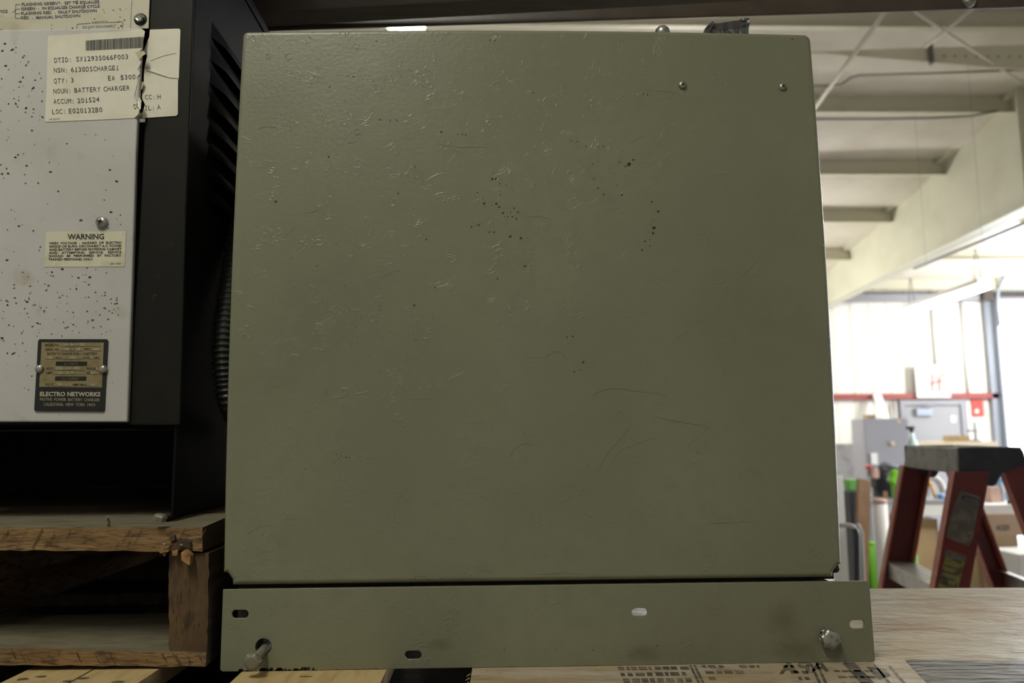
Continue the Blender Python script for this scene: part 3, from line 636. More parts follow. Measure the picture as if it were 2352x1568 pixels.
for px, py, Yd in ((1931, 968, .05), (1947, 1302, .03)):
    d = ray(px, py); c = CAM + d * ((Yd - CAM.y) / d.y); mb = MB()
    mb.lathe((W_ + .0025, Yd, c.z), (1, 0, 0), [(.0054, -.001), (.0054, .0036), (.0046, .0056), (.002, .0066)], 18); mb.build('side_bolt', M['darkbolt'], G)
zt_ = ZO + H_ + .0022; q = at(1521, 61.5, .014); hh = q.z - zt_; mb = MB()
mb.lathe((q.x, .014, zt_), (0, 0, 1), [(.0078, -.0005), (.0080, hh * .45), (.0072, hh * .72), (.005, hh * .92), (.0015, hh)], 20); mb.build('hole_plug', M['zinc'], G)
# crumpled duct tape on the cabinet top
def tp(px, py, Y): return at(px, py, Y)
mb = MB(); ZT = ZO + H_ + .0018
Yt = .05
colx = [1619, 1628, 1638, 1648, 1660, 1672, 1684, 1697, 1709, 1718]
topy = [66, 55, 53, 54, 52, 50, 48, 46, 44, 48]
dpt = [[.004, -.004, -.002, -.008, -.011, -.002, -.006, -.009, -.004, .004], [.003, -.001, -.008, -.005, -.013, -.003, -.009, -.004, -.010, .003], [.006, .004, -.003, -.001, -.006, .003, -.002, .002, -.005, .006], [.012, .010, .006, .009, .004, .010, .006, .009, .004, .012]]
rows = []
for r_ in range(4):
    rows.append([])
    for c_, x in enumerate(colx):
        y = 77 + (topy[c_] - 77) * r_ / 3; p = tp(x + (r_ * 1.5 if c_ > 6 else 0), y, Yt + dpt[r_][c_])
        if r_ == 0: p = Vector((p.x, p.y, ZT))
        rows[-1].append(p)
nC = len(colx); back = [[Vector((p.x, Yt + .035 + .004 * ((k * 7) % 3), p.z - (.002 if r_ else 0))) for k, p in enumerate(rw)] for r_, rw in ((0, rows[0]), (1, rows[1]), (2, rows[2]), (3, rows[3]))]
allr = rows + back[::-1]; vs = [p for rw in allr for p in rw]; nR = len(allr); fs = []
for r_ in range(nR):
    for c_ in range(nC - 1):
        a_, b_, c2_, d_ = r_ * nC + c_, r_ * nC + c_ + 1, ((r_ + 1) % nR) * nC + c_ + 1, ((r_ + 1) % nR) * nC + c_
        fs += [(a_, b_, c2_), (a_, c2_, d_)] if (r_ + c_) % 2 else [(a_, b_, d_), (b_, c2_, d_)]
fs += [tuple(r_ * nC for r_ in range(nR))[::-1], tuple(r_ * nC + nC - 1 for r_ in range(nR))]
mb.add(vs, fs)
mb.prism([tp(1619, 68, Yt - .010), tp(1624, 60, Yt - .012), tp(1637, 47.5, Yt - .006), tp(1640, 53, Yt - .008)], (0, .002, 0))
mb.tube([tp(1700, 47, Yt - .008), tp(1708, 46, Yt - .011), tp(1718, 47.5, Yt - .009)], [.0012, .0024, .0028], 8)
tag(mb.build('duct_tape_wad', M['tape']), 'crumpled silver-grey duct tape on top of the green cabinet', 'duct tape')

# ---------------------------------------------------------------- wooden pallet
YP = .01; PXR = at(470, 1400, YP).x
P = thing('wooden_pallet', (PXR - .4, .35, ZS), 'rough weathered wooden pallet at lower left under the white-door charger', 'pallet')
def deckboard(name, tl, tr, bl, br_, Y0, wY, mats, saw=False, jag=1):
    """board across the pallet; front face given by pixel corners on the plane Y0"""
    mb = MB(); n = 28
    def e(a, b, t, j): q = lerp(a, b, t); return at(q[0], q[1] + rnd.uniform(-1.6, 1.6) * jag, Y0)
    top = [e(tl, tr, k / n, 1) for k in range(n + 1)]; bot = [e(bl, br_, k / n, 1) for k in range(n + 1)]
    zt = max(p.z for p in top)
    back_t = [Vector((p.x, Y0 + wY, zt)) for p in top]; back_b = [Vector((p.x, Y0 + wY, sum(q.z for q in bot) / (n + 1))) for p in bot]
    global DECKZ; DECKZ = max(p.z for p in top)
    N = n + 1; vs = top + bot + back_t + back_b; fs = []; ms = []
    for k in range(n):
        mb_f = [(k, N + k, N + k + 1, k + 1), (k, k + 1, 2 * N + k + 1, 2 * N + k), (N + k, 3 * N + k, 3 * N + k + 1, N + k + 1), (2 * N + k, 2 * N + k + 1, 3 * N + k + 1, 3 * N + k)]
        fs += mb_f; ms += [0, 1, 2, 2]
    fs += [(0, 2 * N, 3 * N, N), (n, N + n, 3 * N + n, 2 * N + n)]; ms += [2, 2]
    b = len(mb.v); mb.v += [tuple(v) for v in vs]; mb.f += fs; mb.m += ms; mb.sm += [False] * len(fs)
    if saw:
        for _ in range(saw):
            t = rnd.random(); a = lerp(tl, tr, t); c = lerp(bl, br_, t); h0, h1 = sorted((rnd.uniform(.02, .95), rnd.uniform(.02, .95)))
            s = 14 if saw < 40 else -10
            p0 = (a[0] + s * (1 - 2 * h0), a[1] + (c[1] - a[1]) * h0); p1 = (a[0] + s * (1 - 2 * h1), a[1] + (c[1] - a[1]) * h1); w = rnd.uniform(.5, 1.3)
            mb.poly([at(p0[0] - w, p0[1], Y0 - .0012), at(p0[0] + w, p0[1], Y0 - .0012), at(p1[0] + w, p1[1], Y0 - .0012), at(p1[0] - w, p1[1], Y0 - .0012)], 3)
    return mb.build(name, [M['wood_end'], M['wood_top'], M['wood_dark'], M['saw']], P)
deckboard('deck_board', (-260, 1209), (465, 1212), (-260, 1262), (465, 1266), YP, .10, None, 34)
ztop = DECKZ
for k in range(1, 5):
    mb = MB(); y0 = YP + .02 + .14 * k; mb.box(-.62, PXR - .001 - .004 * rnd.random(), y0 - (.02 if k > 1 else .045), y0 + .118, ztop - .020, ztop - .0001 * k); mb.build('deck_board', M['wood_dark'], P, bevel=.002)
zst = at(430, 1272, YP).z; zsb = at(430, 1497, YP).z
mb = MB(); sa, sb, sc_, sd = at(388, 1268, YP + .004), at(481, 1270, YP + .004), at(474, 1498, YP + .004), at(388, 1496, YP + .004)
n = 14; L_ = [sa.lerp(sd, k / n) + Vector((rnd.uniform(-.0007, .0007), 0, 0)) for k in range(n + 1)]; R2 = [sb.lerp(sc_, k / n) + Vector((rnd.uniform(-.0009, .0009), 0, 0)) for k in range(n + 1)]
ring = L_ + R2[::-1]
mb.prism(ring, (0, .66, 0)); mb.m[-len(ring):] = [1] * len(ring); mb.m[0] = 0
for _ in range(16):
    x = rnd.uniform(396, 466); y = rnd.uniform(1300, 1480); h = rnd.uniform(8, 40); mb.poly([at(x, y, YP + .0032), at(x + 1.5, y, YP + .0032), at(x + rnd.uniform(-4, 4), y + h, YP + .0032)], 2)
mb.build('stringer', [M['wood_str'], M['wood_dark'], M['saw']], P)
for xx in (-.33, -.60):
    mb = MB(); mb.box(xx - .019, xx + .019, YP + .004, .67, zsb + .001, zst - .001); mb.build('stringer', M['wood_end'], P, bevel=.002)
deckboard('bottom_board', (-260, 1482), (474, 1499), (-260, 1524), (472, 1531), YP + .002, .12, None, 50)
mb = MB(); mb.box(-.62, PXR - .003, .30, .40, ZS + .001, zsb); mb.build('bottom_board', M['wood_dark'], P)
mb = MB(); mb.box(-.62, PXR - .001, .671, .688, ZS - .034, zst + .016); mb.build('light_block_board', M['wood_dark'], P)  # unseen board added to keep room light out of the pallet
# split corner with a staple
mb = MB(); c0 = Vector((at(418, 1250, YP).x, YP - .002, at(418, 1250, YP).z))
def chip(p, m=0, d=.004): mb.prism([at(x, y, YP - .001) for x, y in p], (rnd.uniform(-.001, .001), -d, -.001), m)
chip([(390, 1229), (403, 1226), (404, 1236), (394, 1240)], 1); chip([(388, 1246), (398, 1239), (399, 1247), (390, 1250)], 0); chip([(371, 1258), (392, 1256), (394, 1262), (374, 1266)], 0, .006)
chip([(400, 1246), (430, 1235), (440, 1242), (442, 1256), (425, 1252), (404, 1268), (396, 1260)], 1, .003)
chip([(424, 1263), (434, 1258), (445, 1272), (443, 1293), (424, 1281)], 0, .007); chip([(398, 1262), (412, 1258), (410, 1272), (400, 1272)], 0, .004); chip([(374, 1268), (386, 1266), (380, 1274)], 0, .004)
mb.build('split_wood', [M['splinter'], M['wood_dark']], P)
mb = MB(); mb.tube([at(369, 1248, YP - .006), at(381, 1250, YP - .009)], .0009, 6); mb.tube([at(412, 1250, YP - .006), at(419, 1251, YP - .008)], .0009, 6); mb.build('staple', M['zinc'], P)
mb = MB(); mb.tube([at(249, 1212, YP + .004), at(250, 1200, YP + .004), at(247, 1190, YP + .003), at(249, 1186, YP + .002)], .0013, 6); mb.build('bent_nail', M['wood_top'], P)
# pale triangle standing in for room light on the shelf board
mb = MB(); sz = ZS - .0005; mb.prism([atZ(338, 1373, sz + .001), atZ(402, 1378, sz + .001), atZ(402, 1334, sz + .001)], (0, 0, .0006))
tag(mb.build('lit_board_patch', M['paper']), 'pale triangular patch standing for light on the board inside the pallet', 'paper')

# ---------------------------------------------------------------- left charger
YF = .045; XS = -.0691
Bx = thing('battery_charger', (-.33, .3, ztop), 'battery charger with pale grey door and black louvred side, on the pallet at left', 'battery charger')
fp = lambda px, py: at(px, py, YF)
TOPZ = ZO + .7275
def ext(pa, pb, z):                                          # follow the line pa-pb up to height z
    t = (z - pa.z) / (pb.z - pa.z); return pa + (pb - pa) * t
fr_t, fr_b = fp(440, 0), fp(413, 976); fl_t, fl_b = fp(345, 0), fp(295, 976)
T0 = ext(fl_b, fl_t, TOPZ - .02); T1 = ext(fr_b, fr_t, TOPZ - .02); T1.x = XS; T1.z = T0.z
fr_b2 = Vector((XS + .0015, YF, fr_b.z))
mb = MB(); mb.prism([fl_b, fr_b, fp(427, 480), Vector((XS, YF, T0.z)), T0, fp(322, 480)], (0, .004, 0))
mb.build('front_frame', M['frame'], Bx, bevel=.0015)
# side wall: one sheet with pressed louvres, reaching down to the pallet
mb = MB(); zb_ = ztop
mb.box(XS - .002, XS + .0005, YF + .0045, .62, zb_ + .002, TOPZ - .0145)
for k in range(8):
    c = atX(484 - 1.3 * k, 86 + 53.4 * k, XS); y0, z = c.y, c.z
    if z < ZO + .22: break
    n = 14; Lh = .30; vs = []; hgt = .019
    for i in range(n + 1):
        t = i / n; y = y0 + Lh * t; o = .011 * min(1, math.sin(math.pi * min(t * 5, .5)), math.sin(math.pi * min((1 - t) * 5, .5)) if t > .5 else 1)
        for j in range(6):
            s = j / 5; vs.append((XS + .0006 + o * math.sin(s * math.pi / 2), y, z + hgt * (1 - s) + .001 - (.004 * s * (o / .011))))
    mb.add(vs, [(i * 6 + j, i * 6 + j + 1, (i + 1) * 6 + j + 1, (i + 1) * 6 + j) for i in range(n) for j in range(5)], 0, True)
mb.build('side_panel', M['side'], Bx, fix=False)
mb = MB(); lt0, lt1 = atX(562, 0, XS), atX(598, 64, XS)
mb.box(XS - .03, XS + .003, YF, .62, TOPZ - .013, TOPZ); mb.box(-.62, XS - .03, YF, .62, TOPZ - .004, TOPZ)
mb.build('top_cover', M['side'], Bx, bevel=.001)
mb = MB(); mb.box(-.62, XS - .004, .61, .622, zb_ + .0002, TOPZ - .014); mb.build('light_block_rear', M['rear'], Bx)  # unseen sheet added so the space under the charger stays dark
mb = MB(); mb.box(-.622, -.6205, YF + .003, .609, zb_ + .002, TOPZ - .005); mb.build('light_block_left', M['rear'], Bx)  # unseen sheet added to stop light coming in from the left
mb = MB(); mb.box(-.62, XS - .004, YF + .06, .605, fr_b.z + .004, fr_b.z + .006); mb.build('bottom_panel', M['rear'], Bx)
# foot flange and bolt
fz = ztop + .0008; fa, fb = atZ(338, 1197, fz), atZ(408, 1200, fz)
mb = MB(); mb.box(fa.x, XS - .0025, YF, .61, fz, fz + .0022); mb.build('foot_flange', M['rear'], Bx)
q = atZ(366, 1191, fz + .004); mb = MB(); mb.lathe((q.x, q.y, fz + .0022), (.25, -.1, 1), [(.0058, 0), (.0060, .0045), (.0045, .0062)], 6, 0, False, .5); mb.build('foot_bolt', M['bolt'], Bx)
# door panel
YD = YF - .007
dp = lambda px, py: at(px, py, YD)
mb = MB(); D = [dp(-180, 84), dp(326, 64), dp(312, 350), dp(303, 650), dp(292, 969), dp(-180, 969)]
D[0].z = max(D[0].z, D[1].z - .004)
mb.prism(D, (0, .0065, 0))
SPK = []
for _ in range(330):
    b = rnd.random()
    if b < .50: px, py = rnd.uniform(-5, 290), rnd.gauss(720, 80)
    elif b < .72: px, py = rnd.uniform(0, 100), rnd.gauss(230, 110)
    else: px, py = rnd.uniform(0, 300), rnd.uniform(280, 960)
    if py < 90 or py > 955 or px > 320 - (py - 75) * .035 - 22: continue
    if 76 < px < 252 and 776 < py < 948 or 100 < px < 294 and 528 < py < 615 or 98 < px and 72 < py < 285: continue
    speck(mb, px, py, rnd.choice((.35, .4, .5, .6, .9)) * .0010, rnd.choice((1, 2, 2)), YD - .0004, rnd.uniform(1, 2.2), rnd.uniform(-.5, .9))
mb.build('door_panel', [M['door'], M['rust'], M['darkspeck']], Bx, bevel=.0018, seg=3)
mb = MB(); mb.prism([fp(-180, -160), T0 - Vector((.004, 0, .002)), fp(343, 64), fp(-180, 82)], (0, -.0015, 0)) if False else None
I0, I1 = fp(344, 62), fp(-180, 80)
mb.prism([fp(-180, 82), fp(342, 66), Vector((T0.x - .0012, YF, T0.z - .01)), Vector((fp(-180, 0).x, YF, T0.z - .01))], (0, -.0012, 0))
fi = lambda px, py: at(px, py, YF - .0015)
def line(mb, a, b, w, fn, m=1):
    dx, dy = b[0] - a[0], b[1] - a[1]; L = math.hypot(dx, dy); ox, oy = -dy / L * w / 2, dx / L * w / 2
    mb.poly([fn(a[0] + ox, a[1] + oy), fn(b[0] + ox, b[1] + oy), fn(b[0] - ox, b[1] - oy), fn(a[0] - ox, a[1] - oy)], m)
for s, a, b in (('FLASHING GREEN', (50, 13), (132, 10.5)), ('SET TO EQUALIZE', (148, 10), (228, 7)), ('GREEN', (48.5, 23.5), (80, 22.5)), ('IN EQUALIZE CHARGE CYCLE', (97, 22), (229, 17)),
                ('FLASHING RED', (48.5, 34), (118, 31.5)), ('FAULT SHUTDOWN', (134, 31), (222, 27.5)), ('RED', (48, 44), (66, 43.5)), ('MANUAL SHUTDOWN', (83, 43.5), (184, 39)), ('TICS', (-6, 29.5), (17.5, 29))):
    text(mb, s, a, b, 6.6, fi, 1, .022)
for x, y in ((140, 9), (88.5, 20), (126, 30), (75, 42)): line(mb, (x - 1, y), (x + 1, y), 1, fi)
line(mb, (36, 10.5), (35, 42), 1, fi)
for y in (10.5, 21, 31.5, 42): line(mb, (35.5, y), (46, y - .4), 1, fi)
line(mb, (28, 27), (36, 27), 1, fi)
line(mb, (176, 68), (177, 56), 1, fi); line(mb, (177, 55.5), (208, 53), 1, fi); line(mb, (250, 51.5), (281, 50), 1, fi); line(mb, (282, 50.5), (281, 66), 1, fi)
text(mb, 'WARNING', (210, 54.5), (248, 52.5), 5.2, fi, 1); text(mb, 'DO NOT DISCONNECT', (190, 65), (266, 62), 5.4, fi, 1)
line(mb, (303, 0), (299.5, 64), .7, fi, 1); text(mb, 'E', (0, 72), (6, 71.7), 5, fi, 1)
for _ in range(26): speck(mb, rnd.uniform(0, 298), rnd.uniform(2, 68), rnd.uniform(.3, .9) * .001, rnd.choice((2, 3)), YF - .0016)
mb.build('instrument_panel', [M['cream'], M['purpleink'], M['rust'], M['darkspeck']], Bx, fix=False)
# hex screw with black washer, door screw
c = fp(324, 46); mb = MB(); mb.lathe(c + Vector((0, -.0012, 0)), (0, -1, 0), [(.0070, 0), (.0068, .0008), (.0030, .001)], 20, 1); mb.lathe(c + Vector((0, -.0018, 0)), (0, -1, -.12), [(.0046, 0), (.0046, .0038), (.0036, .0046), (.0020, .0042)], 6, 0, False, .4)
mb.build('hex_screw', [M['zinc'], M['black']], Bx)
panscrew(235, 511, YD - .0003, .0062, Bx, M['zinc'], 'door_screw', True, 1.2)
# warning label
wl = lambda px, py: at(px, py, YD - .0006)
mb = MB(); mb.poly([at(x, y, YD - .0004) for x, y in ((106, 532), (290, 531), (286, 612), (102, 613))], 0)
text(mb, 'WARNING', (155, 549.5), (239, 549), 12.5, wl, 1, .025)
for i, s in enumerate(('HIGH  VOLTAGE  -  HAZARD  OF  ELECTRIC', 'SHOCK OR BURN. DISCONNECT A.C. POWER', 'AND BATTERY BEFORE ENTERING CABINET', 'AND    ATTEMPTING    SERVICE.    SERVICE', 'SHOULD   BE   PERFORMED   BY   FACTORY')):
    text(mb, s, (113.5 - i * .4, 561 + i * 7.35), (280 - i * .3, 559.3 + i * 7.35), 5.2, wl, 1, .03)
text(mb, 'TRAINED PERSONNEL ONLY.', (111, 598), (214, 597.3), 5.2, wl, 1, .03); text(mb, 'JLB 1022', (253, 607), (277, 606.6), 4, wl, 1)
mb.build('warning_label', [M['sticker2'], M['ink']], Bx, fix=False)
# rating plate
me_pts = [(92, 779), (246, 779), (249, 783), (241, 942), (238, 945), (83, 944), (80, 941), (89, 783)]
mb = MB(); mb.prism([at(x, y, YD - .0003) for x, y in me_pts], (0, -.0012, 0)); rp = lambda px, py: at(px, py, YD - .0018)
mb.poly([at(x, y, YD - .00165) for x, y in ((95.5, 786), (238.5, 786.5), (234, 889.5), (90, 888))], 1)
for s, a, b, h in (('MODEL NO.', (104, 795), (137, 795), 6), ('SERIAL NO.', (104, 805.5), (137, 805.5), 6), ('SPEC', (192.5, 805), (208, 805), 6), ('RATED TO CHARGE ONE L / A BATTERY', (109, 815), (223, 815), 6), ('CELLS', (124, 824.5), (142.5, 824.5), 5.6), ('AH IN', (189.5, 824.5), (206, 824.5), 5.6), ('HRS.', (215.5, 824.5), (230, 824.5), 5.6),
                   ('VOLTS', (105.5, 849.5), (124, 849.5), 6), ('PHASE', (199, 849.5), (219, 849.5), 6), ('AMPS', (105, 859), (122, 859), 6), ('HZ', (198.5, 859), (207, 859), 6), ('VOLTS', (103.5, 886), (122.5, 886), 6), ('AMPS MAX', (166.5, 886.3), (199, 886.3), 6)):
    text(mb, s, a, b, h, rp, 0, .01)
for a, b, y in ((140, 232, 795.4), (138, 191, 805.8), (209, 232, 805.8), (104, 123, 825), (143, 188, 825), (207, 214, 825), (125, 195, 850.3), (220, 230, 850.3), (123, 195, 860), (208, 232, 860), (123, 164, 886.8), (200, 228, 886.8)): line(mb, (a, y), (b, y), .8, rp, 0)
mb.poly([rp(x, y) for x, y in ((128.5, 830), (200, 830), (200, 840), (128, 840))], 0); mb.poly([rp(x, y) for x, y in ((127, 864), (198.5, 864.3), (198, 874.3), (126, 874))], 0)
rq = lambda px, py: at(px, py, YD - .0020)
text(mb, 'A.C. INPUT', (147, 838.3), (179, 838.3), 6, rq, 1); text(mb, 'D.C. OUTPUT', (142.5, 872.5), (181, 872.5), 6, rq, 1)
for s, a, b in (('18-865120', (147, 793.5), (194, 792.5)), ('98 1 18', (148, 804), (184, 803)), ('488', (213, 804), (228, 804)), ('18', (111, 823), (119, 823)), ('450', (159, 823), (173, 823)), ('12', (207, 823), (213, 823)), ('208-240-480', (128, 848), (184, 847)), ('1', (222, 849), (224, 849)), ('20-18-9', (133, 858.5), (168, 857.5)), ('60', (209, 858), (218, 858)), ('36', (132, 885), (142, 884)), ('80', (208, 886), (218, 886))):
    text(mb, s, a, b, 5.5, rp, 2)
text(mb, 'ELECTRO', (91.5, 909), (150, 909.3), 9.5, rq, 3, .045); text(mb, 'NETWORKS', (154.5, 909.3), (231, 909.6), 9.5, rq, 3, .045)
text(mb, 'MOTIVE  POWER  BATTERY  CHARGER', (92, 920), (229, 921.5), 7, rq, 3); text(mb, 'CALEDONIA,  NEW  YORK  14423', (100.5, 931.5), (218.5, 932.5), 7, rq, 3)
pl = mb.build('rating_plate', [M['plateblack'], M['brass'], M['stamp'], M['greyink']], Bx, fix=False)
pl['label'] = 'black and brass rating plate with light lettering'
M['plate_lettering'] = mat('plate_lettering', (.40, .37, .23), .5); pl.data.materials[3] = M['plate_lettering']
for px, py, a_ in ((91.5, 847, .8), (237, 848, 1.45)):
    s = panscrew(px, py, YD - .0016, .0043, pl, M['zinc'], 'plate_screw', False, a_)
# inventory sticker, torn over the gap between door and frame
LF = lambda px, py: at(px, py, YD - .0008)
RF = lambda px, py: at(px, py, YF - .0010)
mb = MB()
mb.poly([at(x, y, YD - .0005) for x, y in ((112, 82), (180, 78), (300, 70), (325, 66), (333, 72), (331, 84), (326, 112), (322, 116), (316, 121), (319, 133), (328, 137), (321, 150), (316, 160), (322, 168), (314, 178), (316, 190), (312, 205), (308, 221), (312, 232), (322, 240), (318, 262), (308, 271), (250, 274), (105, 280), (103, 277), (107, 200), (110, 86))], 0)
mb.poly([at(x, y, YF - .0008) for x, y in ((344, 68), (411, 65.5), (414.5, 69), (411, 176), (409, 186), (408.5, 262), (405, 266), (336, 270.5), (327, 271), (326, 262), (333, 240), (326, 225), (330, 190), (331, 160), (333, 150), (338, 128), (330, 116), (338, 96), (343, 84))], 0)
# curled torn bits
mb.poly([at(310, 119, YD - .0005), at(331, 117, YD - .003), at(334, 124, YD - .005), at(328, 128, YD - .006), at(320, 136, YD - .002)], 2)
mb.poly([at(318, 222, YD - .001), at(325, 230, YD - .006), at(323, 252, YD - .005), at(316, 244, YD - .004)], 0)
mb.poly([at(326, 186, YF - .002), at(331, 190, YF - .004), at(326, 205, YF - .004), at(320, 207, YF - .002)], 2)
mb.poly([at(308, 271, YD - .0006), at(322, 258, YD - .006), at(328, 262, YD - .003), at(326, 270, YF - .001)], 0)
mb.tube([at(337, 161, YF - .0008), at(352, 165, YF - .0008), at(372, 172, YF - .0008), at(390, 178, YF - .0008), at(408.5, 180, YF - .0008)], [.0010, .0013, .0012, .0009, .0005], 8, 0); mb.tube([at(345, 140, YF - .0008), at(375, 128, YF - .0008), at(405, 122, YF - .0008)], [.0003, .0006, .0003], 8, 0)
bx = 197; wds = [1, 1, 2, 1, 1, 2, 2, 1, 3, 1, 1, 2, 1, 2, 3, 1, 1, 1, 2, 2, 1, 3, 1, 1, 2, 1, 1, 3, 2, 1, 2, 1, 1, 2, 3, 1, 1, 2, 1, 2, 2, 1, 1, 3, 1, 2, 1, 1, 2, 2, 1, 3, 2, 1, 1, 2]
tot = sum(w + 1.25 for w in wds); u = 133.0 / tot
for w in wds:
    y0 = 93 - (bx - 197) / 133 * 9; y1 = 116 - (bx - 197) / 133 * 6.5
    mb.poly([LF(bx, y0), LF(bx + w * u * 1.15, y0 - .05), LF(bx + w * u * 1.1, y1), LF(bx - .05, y1)], 1); bx += (w + 1.25) * u
for s, a, b, m_ in (('DTID:', (124, 144), (166, 141.6), 3), ('SX12935066F003', (174, 141.4), (295.5, 135), 3), ('NSN:', (123, 166.8), (157, 165.8), 1), ('6130DSCHARGE1', (162, 165.6), (274, 160.5), 3), ('QTY:', (123, 191), (157, 190), 3), ('3', (161.5, 189.4), (170.5, 189), 3), ('EA', (247, 185), (265, 184), 3), ('$300', (276, 183), (312, 181.5), 3),
                    ('NOUN:', (122, 215), (164.5, 213), 3), ('BATTERY', (170, 212.6), (231.5, 210), 3), ('CHARGER', (237, 209.8), (299, 206.5), 3), ('ACCUM:', (122, 238.4), (172, 237), 3), ('201524', (177, 236.8), (229, 233.3), 3), ('LOC:', (119, 262), (152, 260.6), 3), ('E020132B0', (157, 260.3), (236, 257), 3), ('DE', (308, 250.5), (322, 247), 1)):
    text(mb, s, a, b, 11.2, LF, m_, 0, True)
for s, a, b in (('CC:', (332, 228.5), (358, 227.5)), ('H', (360.5, 227.3), (370, 227)), ('IL:', (331.5, 253.5), (357, 252)), ('A', (360, 251), (370, 250.6))): text(mb, s, a, b, 11, RF, 3, 0, True)
text(mb, '1A 03/00', (113, 275.5), (137, 274.4), 3.6, LF, 3)
st = mb.build('inventory_sticker', [M['sticker'], M['ink'], M['splinter'], M['greyink']], Bx, fix=False); st['label'] = 'torn white paper sticker with barcode'
M['tornback'] = mat('sticker_back', (.50, .43, .27), .6); st.data.materials[2] = M['tornback']
# flexible conduit looping beside the louvres
mb = MB(); cl = [at(562, 440, .205), at(546, 540, .178), at(534, 620, .158), at(522, 700, .140), at(513, 780, .128), at(515, 860, .130), at(528, 930, .145), at(560, 985, .205)]
path = []; rs = []
def cr_(p, t):
    i = min(int(t), len(p) - 2); f = t - i; a, b, c, d = p[max(i - 1, 0)], p[i], p[i + 1], p[min(i + 2, len(p) - 1)]
    return .5 * ((2 * b) + (c - a) * f + (2 * a - 5 * b + 4 * c - d) * f * f + (3 * b - a - 3 * c + d) * f ** 3)
NN = 330
for k in range(NN + 1):
    p = cr_(cl, k / NN * (len(cl) - 1)); path.append(p); rs.append(.0112 + .0016 * math.sin(k * 2 * math.pi * 44 / NN))
mb.tube(path, rs, 18); mb.build('flexible_conduit', M['hose'], Bx)

# ---------------------------------------------------------------- step ladder
hz = Vector((0, 0, 1))
dA_ = ray(2201, 1027); A = CAM + dA_ * (1.95 / dA_.dot(Vector((0, 1, 0))))
wv = Vector((.195, .98, 0)).normalized(); qv = Vector((wv.y, -wv.x, 0))
LW, LD = .41, .147; zt = A.z
Ld = thing('step_ladder', Vector((A.x, A.y, 0)) + wv * LW / 2 + qv * LD / 2, 'red fibreglass step ladder with scuffed grey top cap at right', 'ladder')
P3 = lambda a, b, z: A + wv * a + qv * b + Vector((0, 0, z))
mb = MB()
mb.hexa([P3(-.006, -.008, -.066), P3(LW + .006, -.008, -.066), P3(LW + .006, .004, -.066), P3(-.006, .004, -.066), P3(0, 0, 0), P3(LW, 0, 0), P3(LW, .008, 0), P3(0, .008, 0)])
mb.obox(P3(0, .006, -.012), wv * LW, qv * (LD - .012), Vector((0, 0, .008)))
mb.build('top_cap', M['capgrey'], Ld, bevel=.004)
for s, (a0, a1) in enumerate(((-.008, .008), (LW - .008, LW + .008))):
    mb = MB(); o = [(-.004, -.064), (-.002, 0), (LD - .012, 0), (LD, -.008), (LD + .004, -.03), (LD + .002, -.044), (LD * .80, -.052), (LD * .64, -.066), (LD * .54, -.092), (LD * .48, -.097), (LD * .38, -.095), (LD * .17, -.069)]
    mb.prism([P3(a0, b, z) for b, z in o], wv * (a1 - a0)); mb.build('cap_end', M['capdark'], Ld, bevel=.003)
mb = MB(); mb.obox(P3(0, LD - .008, -.03), wv * LW, qv * .008, Vector((0, 0, .03))); mb.build('cap_back', M['capdark'], Ld, bevel=.002)
# embossed worn patch on the front of the cap
n_ = -qv; cap0 = P3(0, -.0035, -.03)
Ln = zt - .03
def rail(front, a_out, inward, q0, slope, width, name):
    """channel rail: web on the outer side, two flanges facing inward; slope = outward shift per metre of drop"""
    mb = MB(); zl = -(zt) + .02; s = -1 if front else 1
    def pt(a, b, z): return P3(a, b + s * slope * (-z), z)
    t = .004; fl = .030 * inward
    z1 = -.060 if front else -.040
    for (aa, bb, da, db, mi) in ((a_out, q0, t * inward, width, 0), (a_out + t * inward, q0, fl, t, 1), (a_out + t * inward, q0 + width - t, fl, t, 1)):
        mb.hexa([pt(aa, bb, zl), pt(aa + da, bb, zl), pt(aa + da, bb + db, zl), pt(aa, bb + db, zl), pt(aa, bb, z1), pt(aa + da, bb, z1), pt(aa + da, bb + db, z1), pt(aa, bb + db, z1)], mi)
    if front:                                                # worn outer edge strip of the front flange
        mb.hexa([pt(a_out, q0 - .0012, zl), pt(a_out + .034 * inward, q0 - .0012, zl), pt(a_out + .034 * inward, q0, zl), pt(a_out, q0, zl), pt(a_out, q0 - .0012, z1), pt(a_out + .034 * inward, q0 - .0012, z1), pt(a_out + .034 * inward, q0, z1), pt(a_out, q0, z1)], 1)
    return mb.build(name, [M['red'], M['redworn']], Ld), pt
r1, ptn = rail(True, -.012, 1, -.002, .235, .080, 'front_rail')
r2, ptf = rail(True, LW + .012, -1, -.002, .235, .080, 'front_rail')
r3, prn = rail(False, .0, 1, LD - .062, .28, .056, 'rear_rail')
r4, prf = rail(False, LW, -1, LD - .062, .28, .056, 'rear_rail')
for k, zs_ in enumerate((-.345, -.65, -.955, -1.26)):
    mb = MB(); sh = .235 * zs_ * 1.0
    c0 = P3(-.006, .004 + sh, zs_); wdt = LW + .012; dq = .074
    mb.obox(c0, wv * wdt, qv * dq, Vector((0, 0, -.004))); mb.obox(c0 + Vector((0, 0, -.004)), wv * wdt, qv * .003, Vector((0, 0, -.042))); mb.obox(c0 + qv * (dq - .003) + Vector((0, 0, -.004)), wv * wdt, qv * .003, Vector((0, 0, -.042)))
    for j in range(5): mb.obox(c0 + qv * (.008 + j * .014), wv * wdt, qv * .004, Vector((0, 0, .0015)))
    mb.build('step', M['alu'], Ld, bevel=.0015)
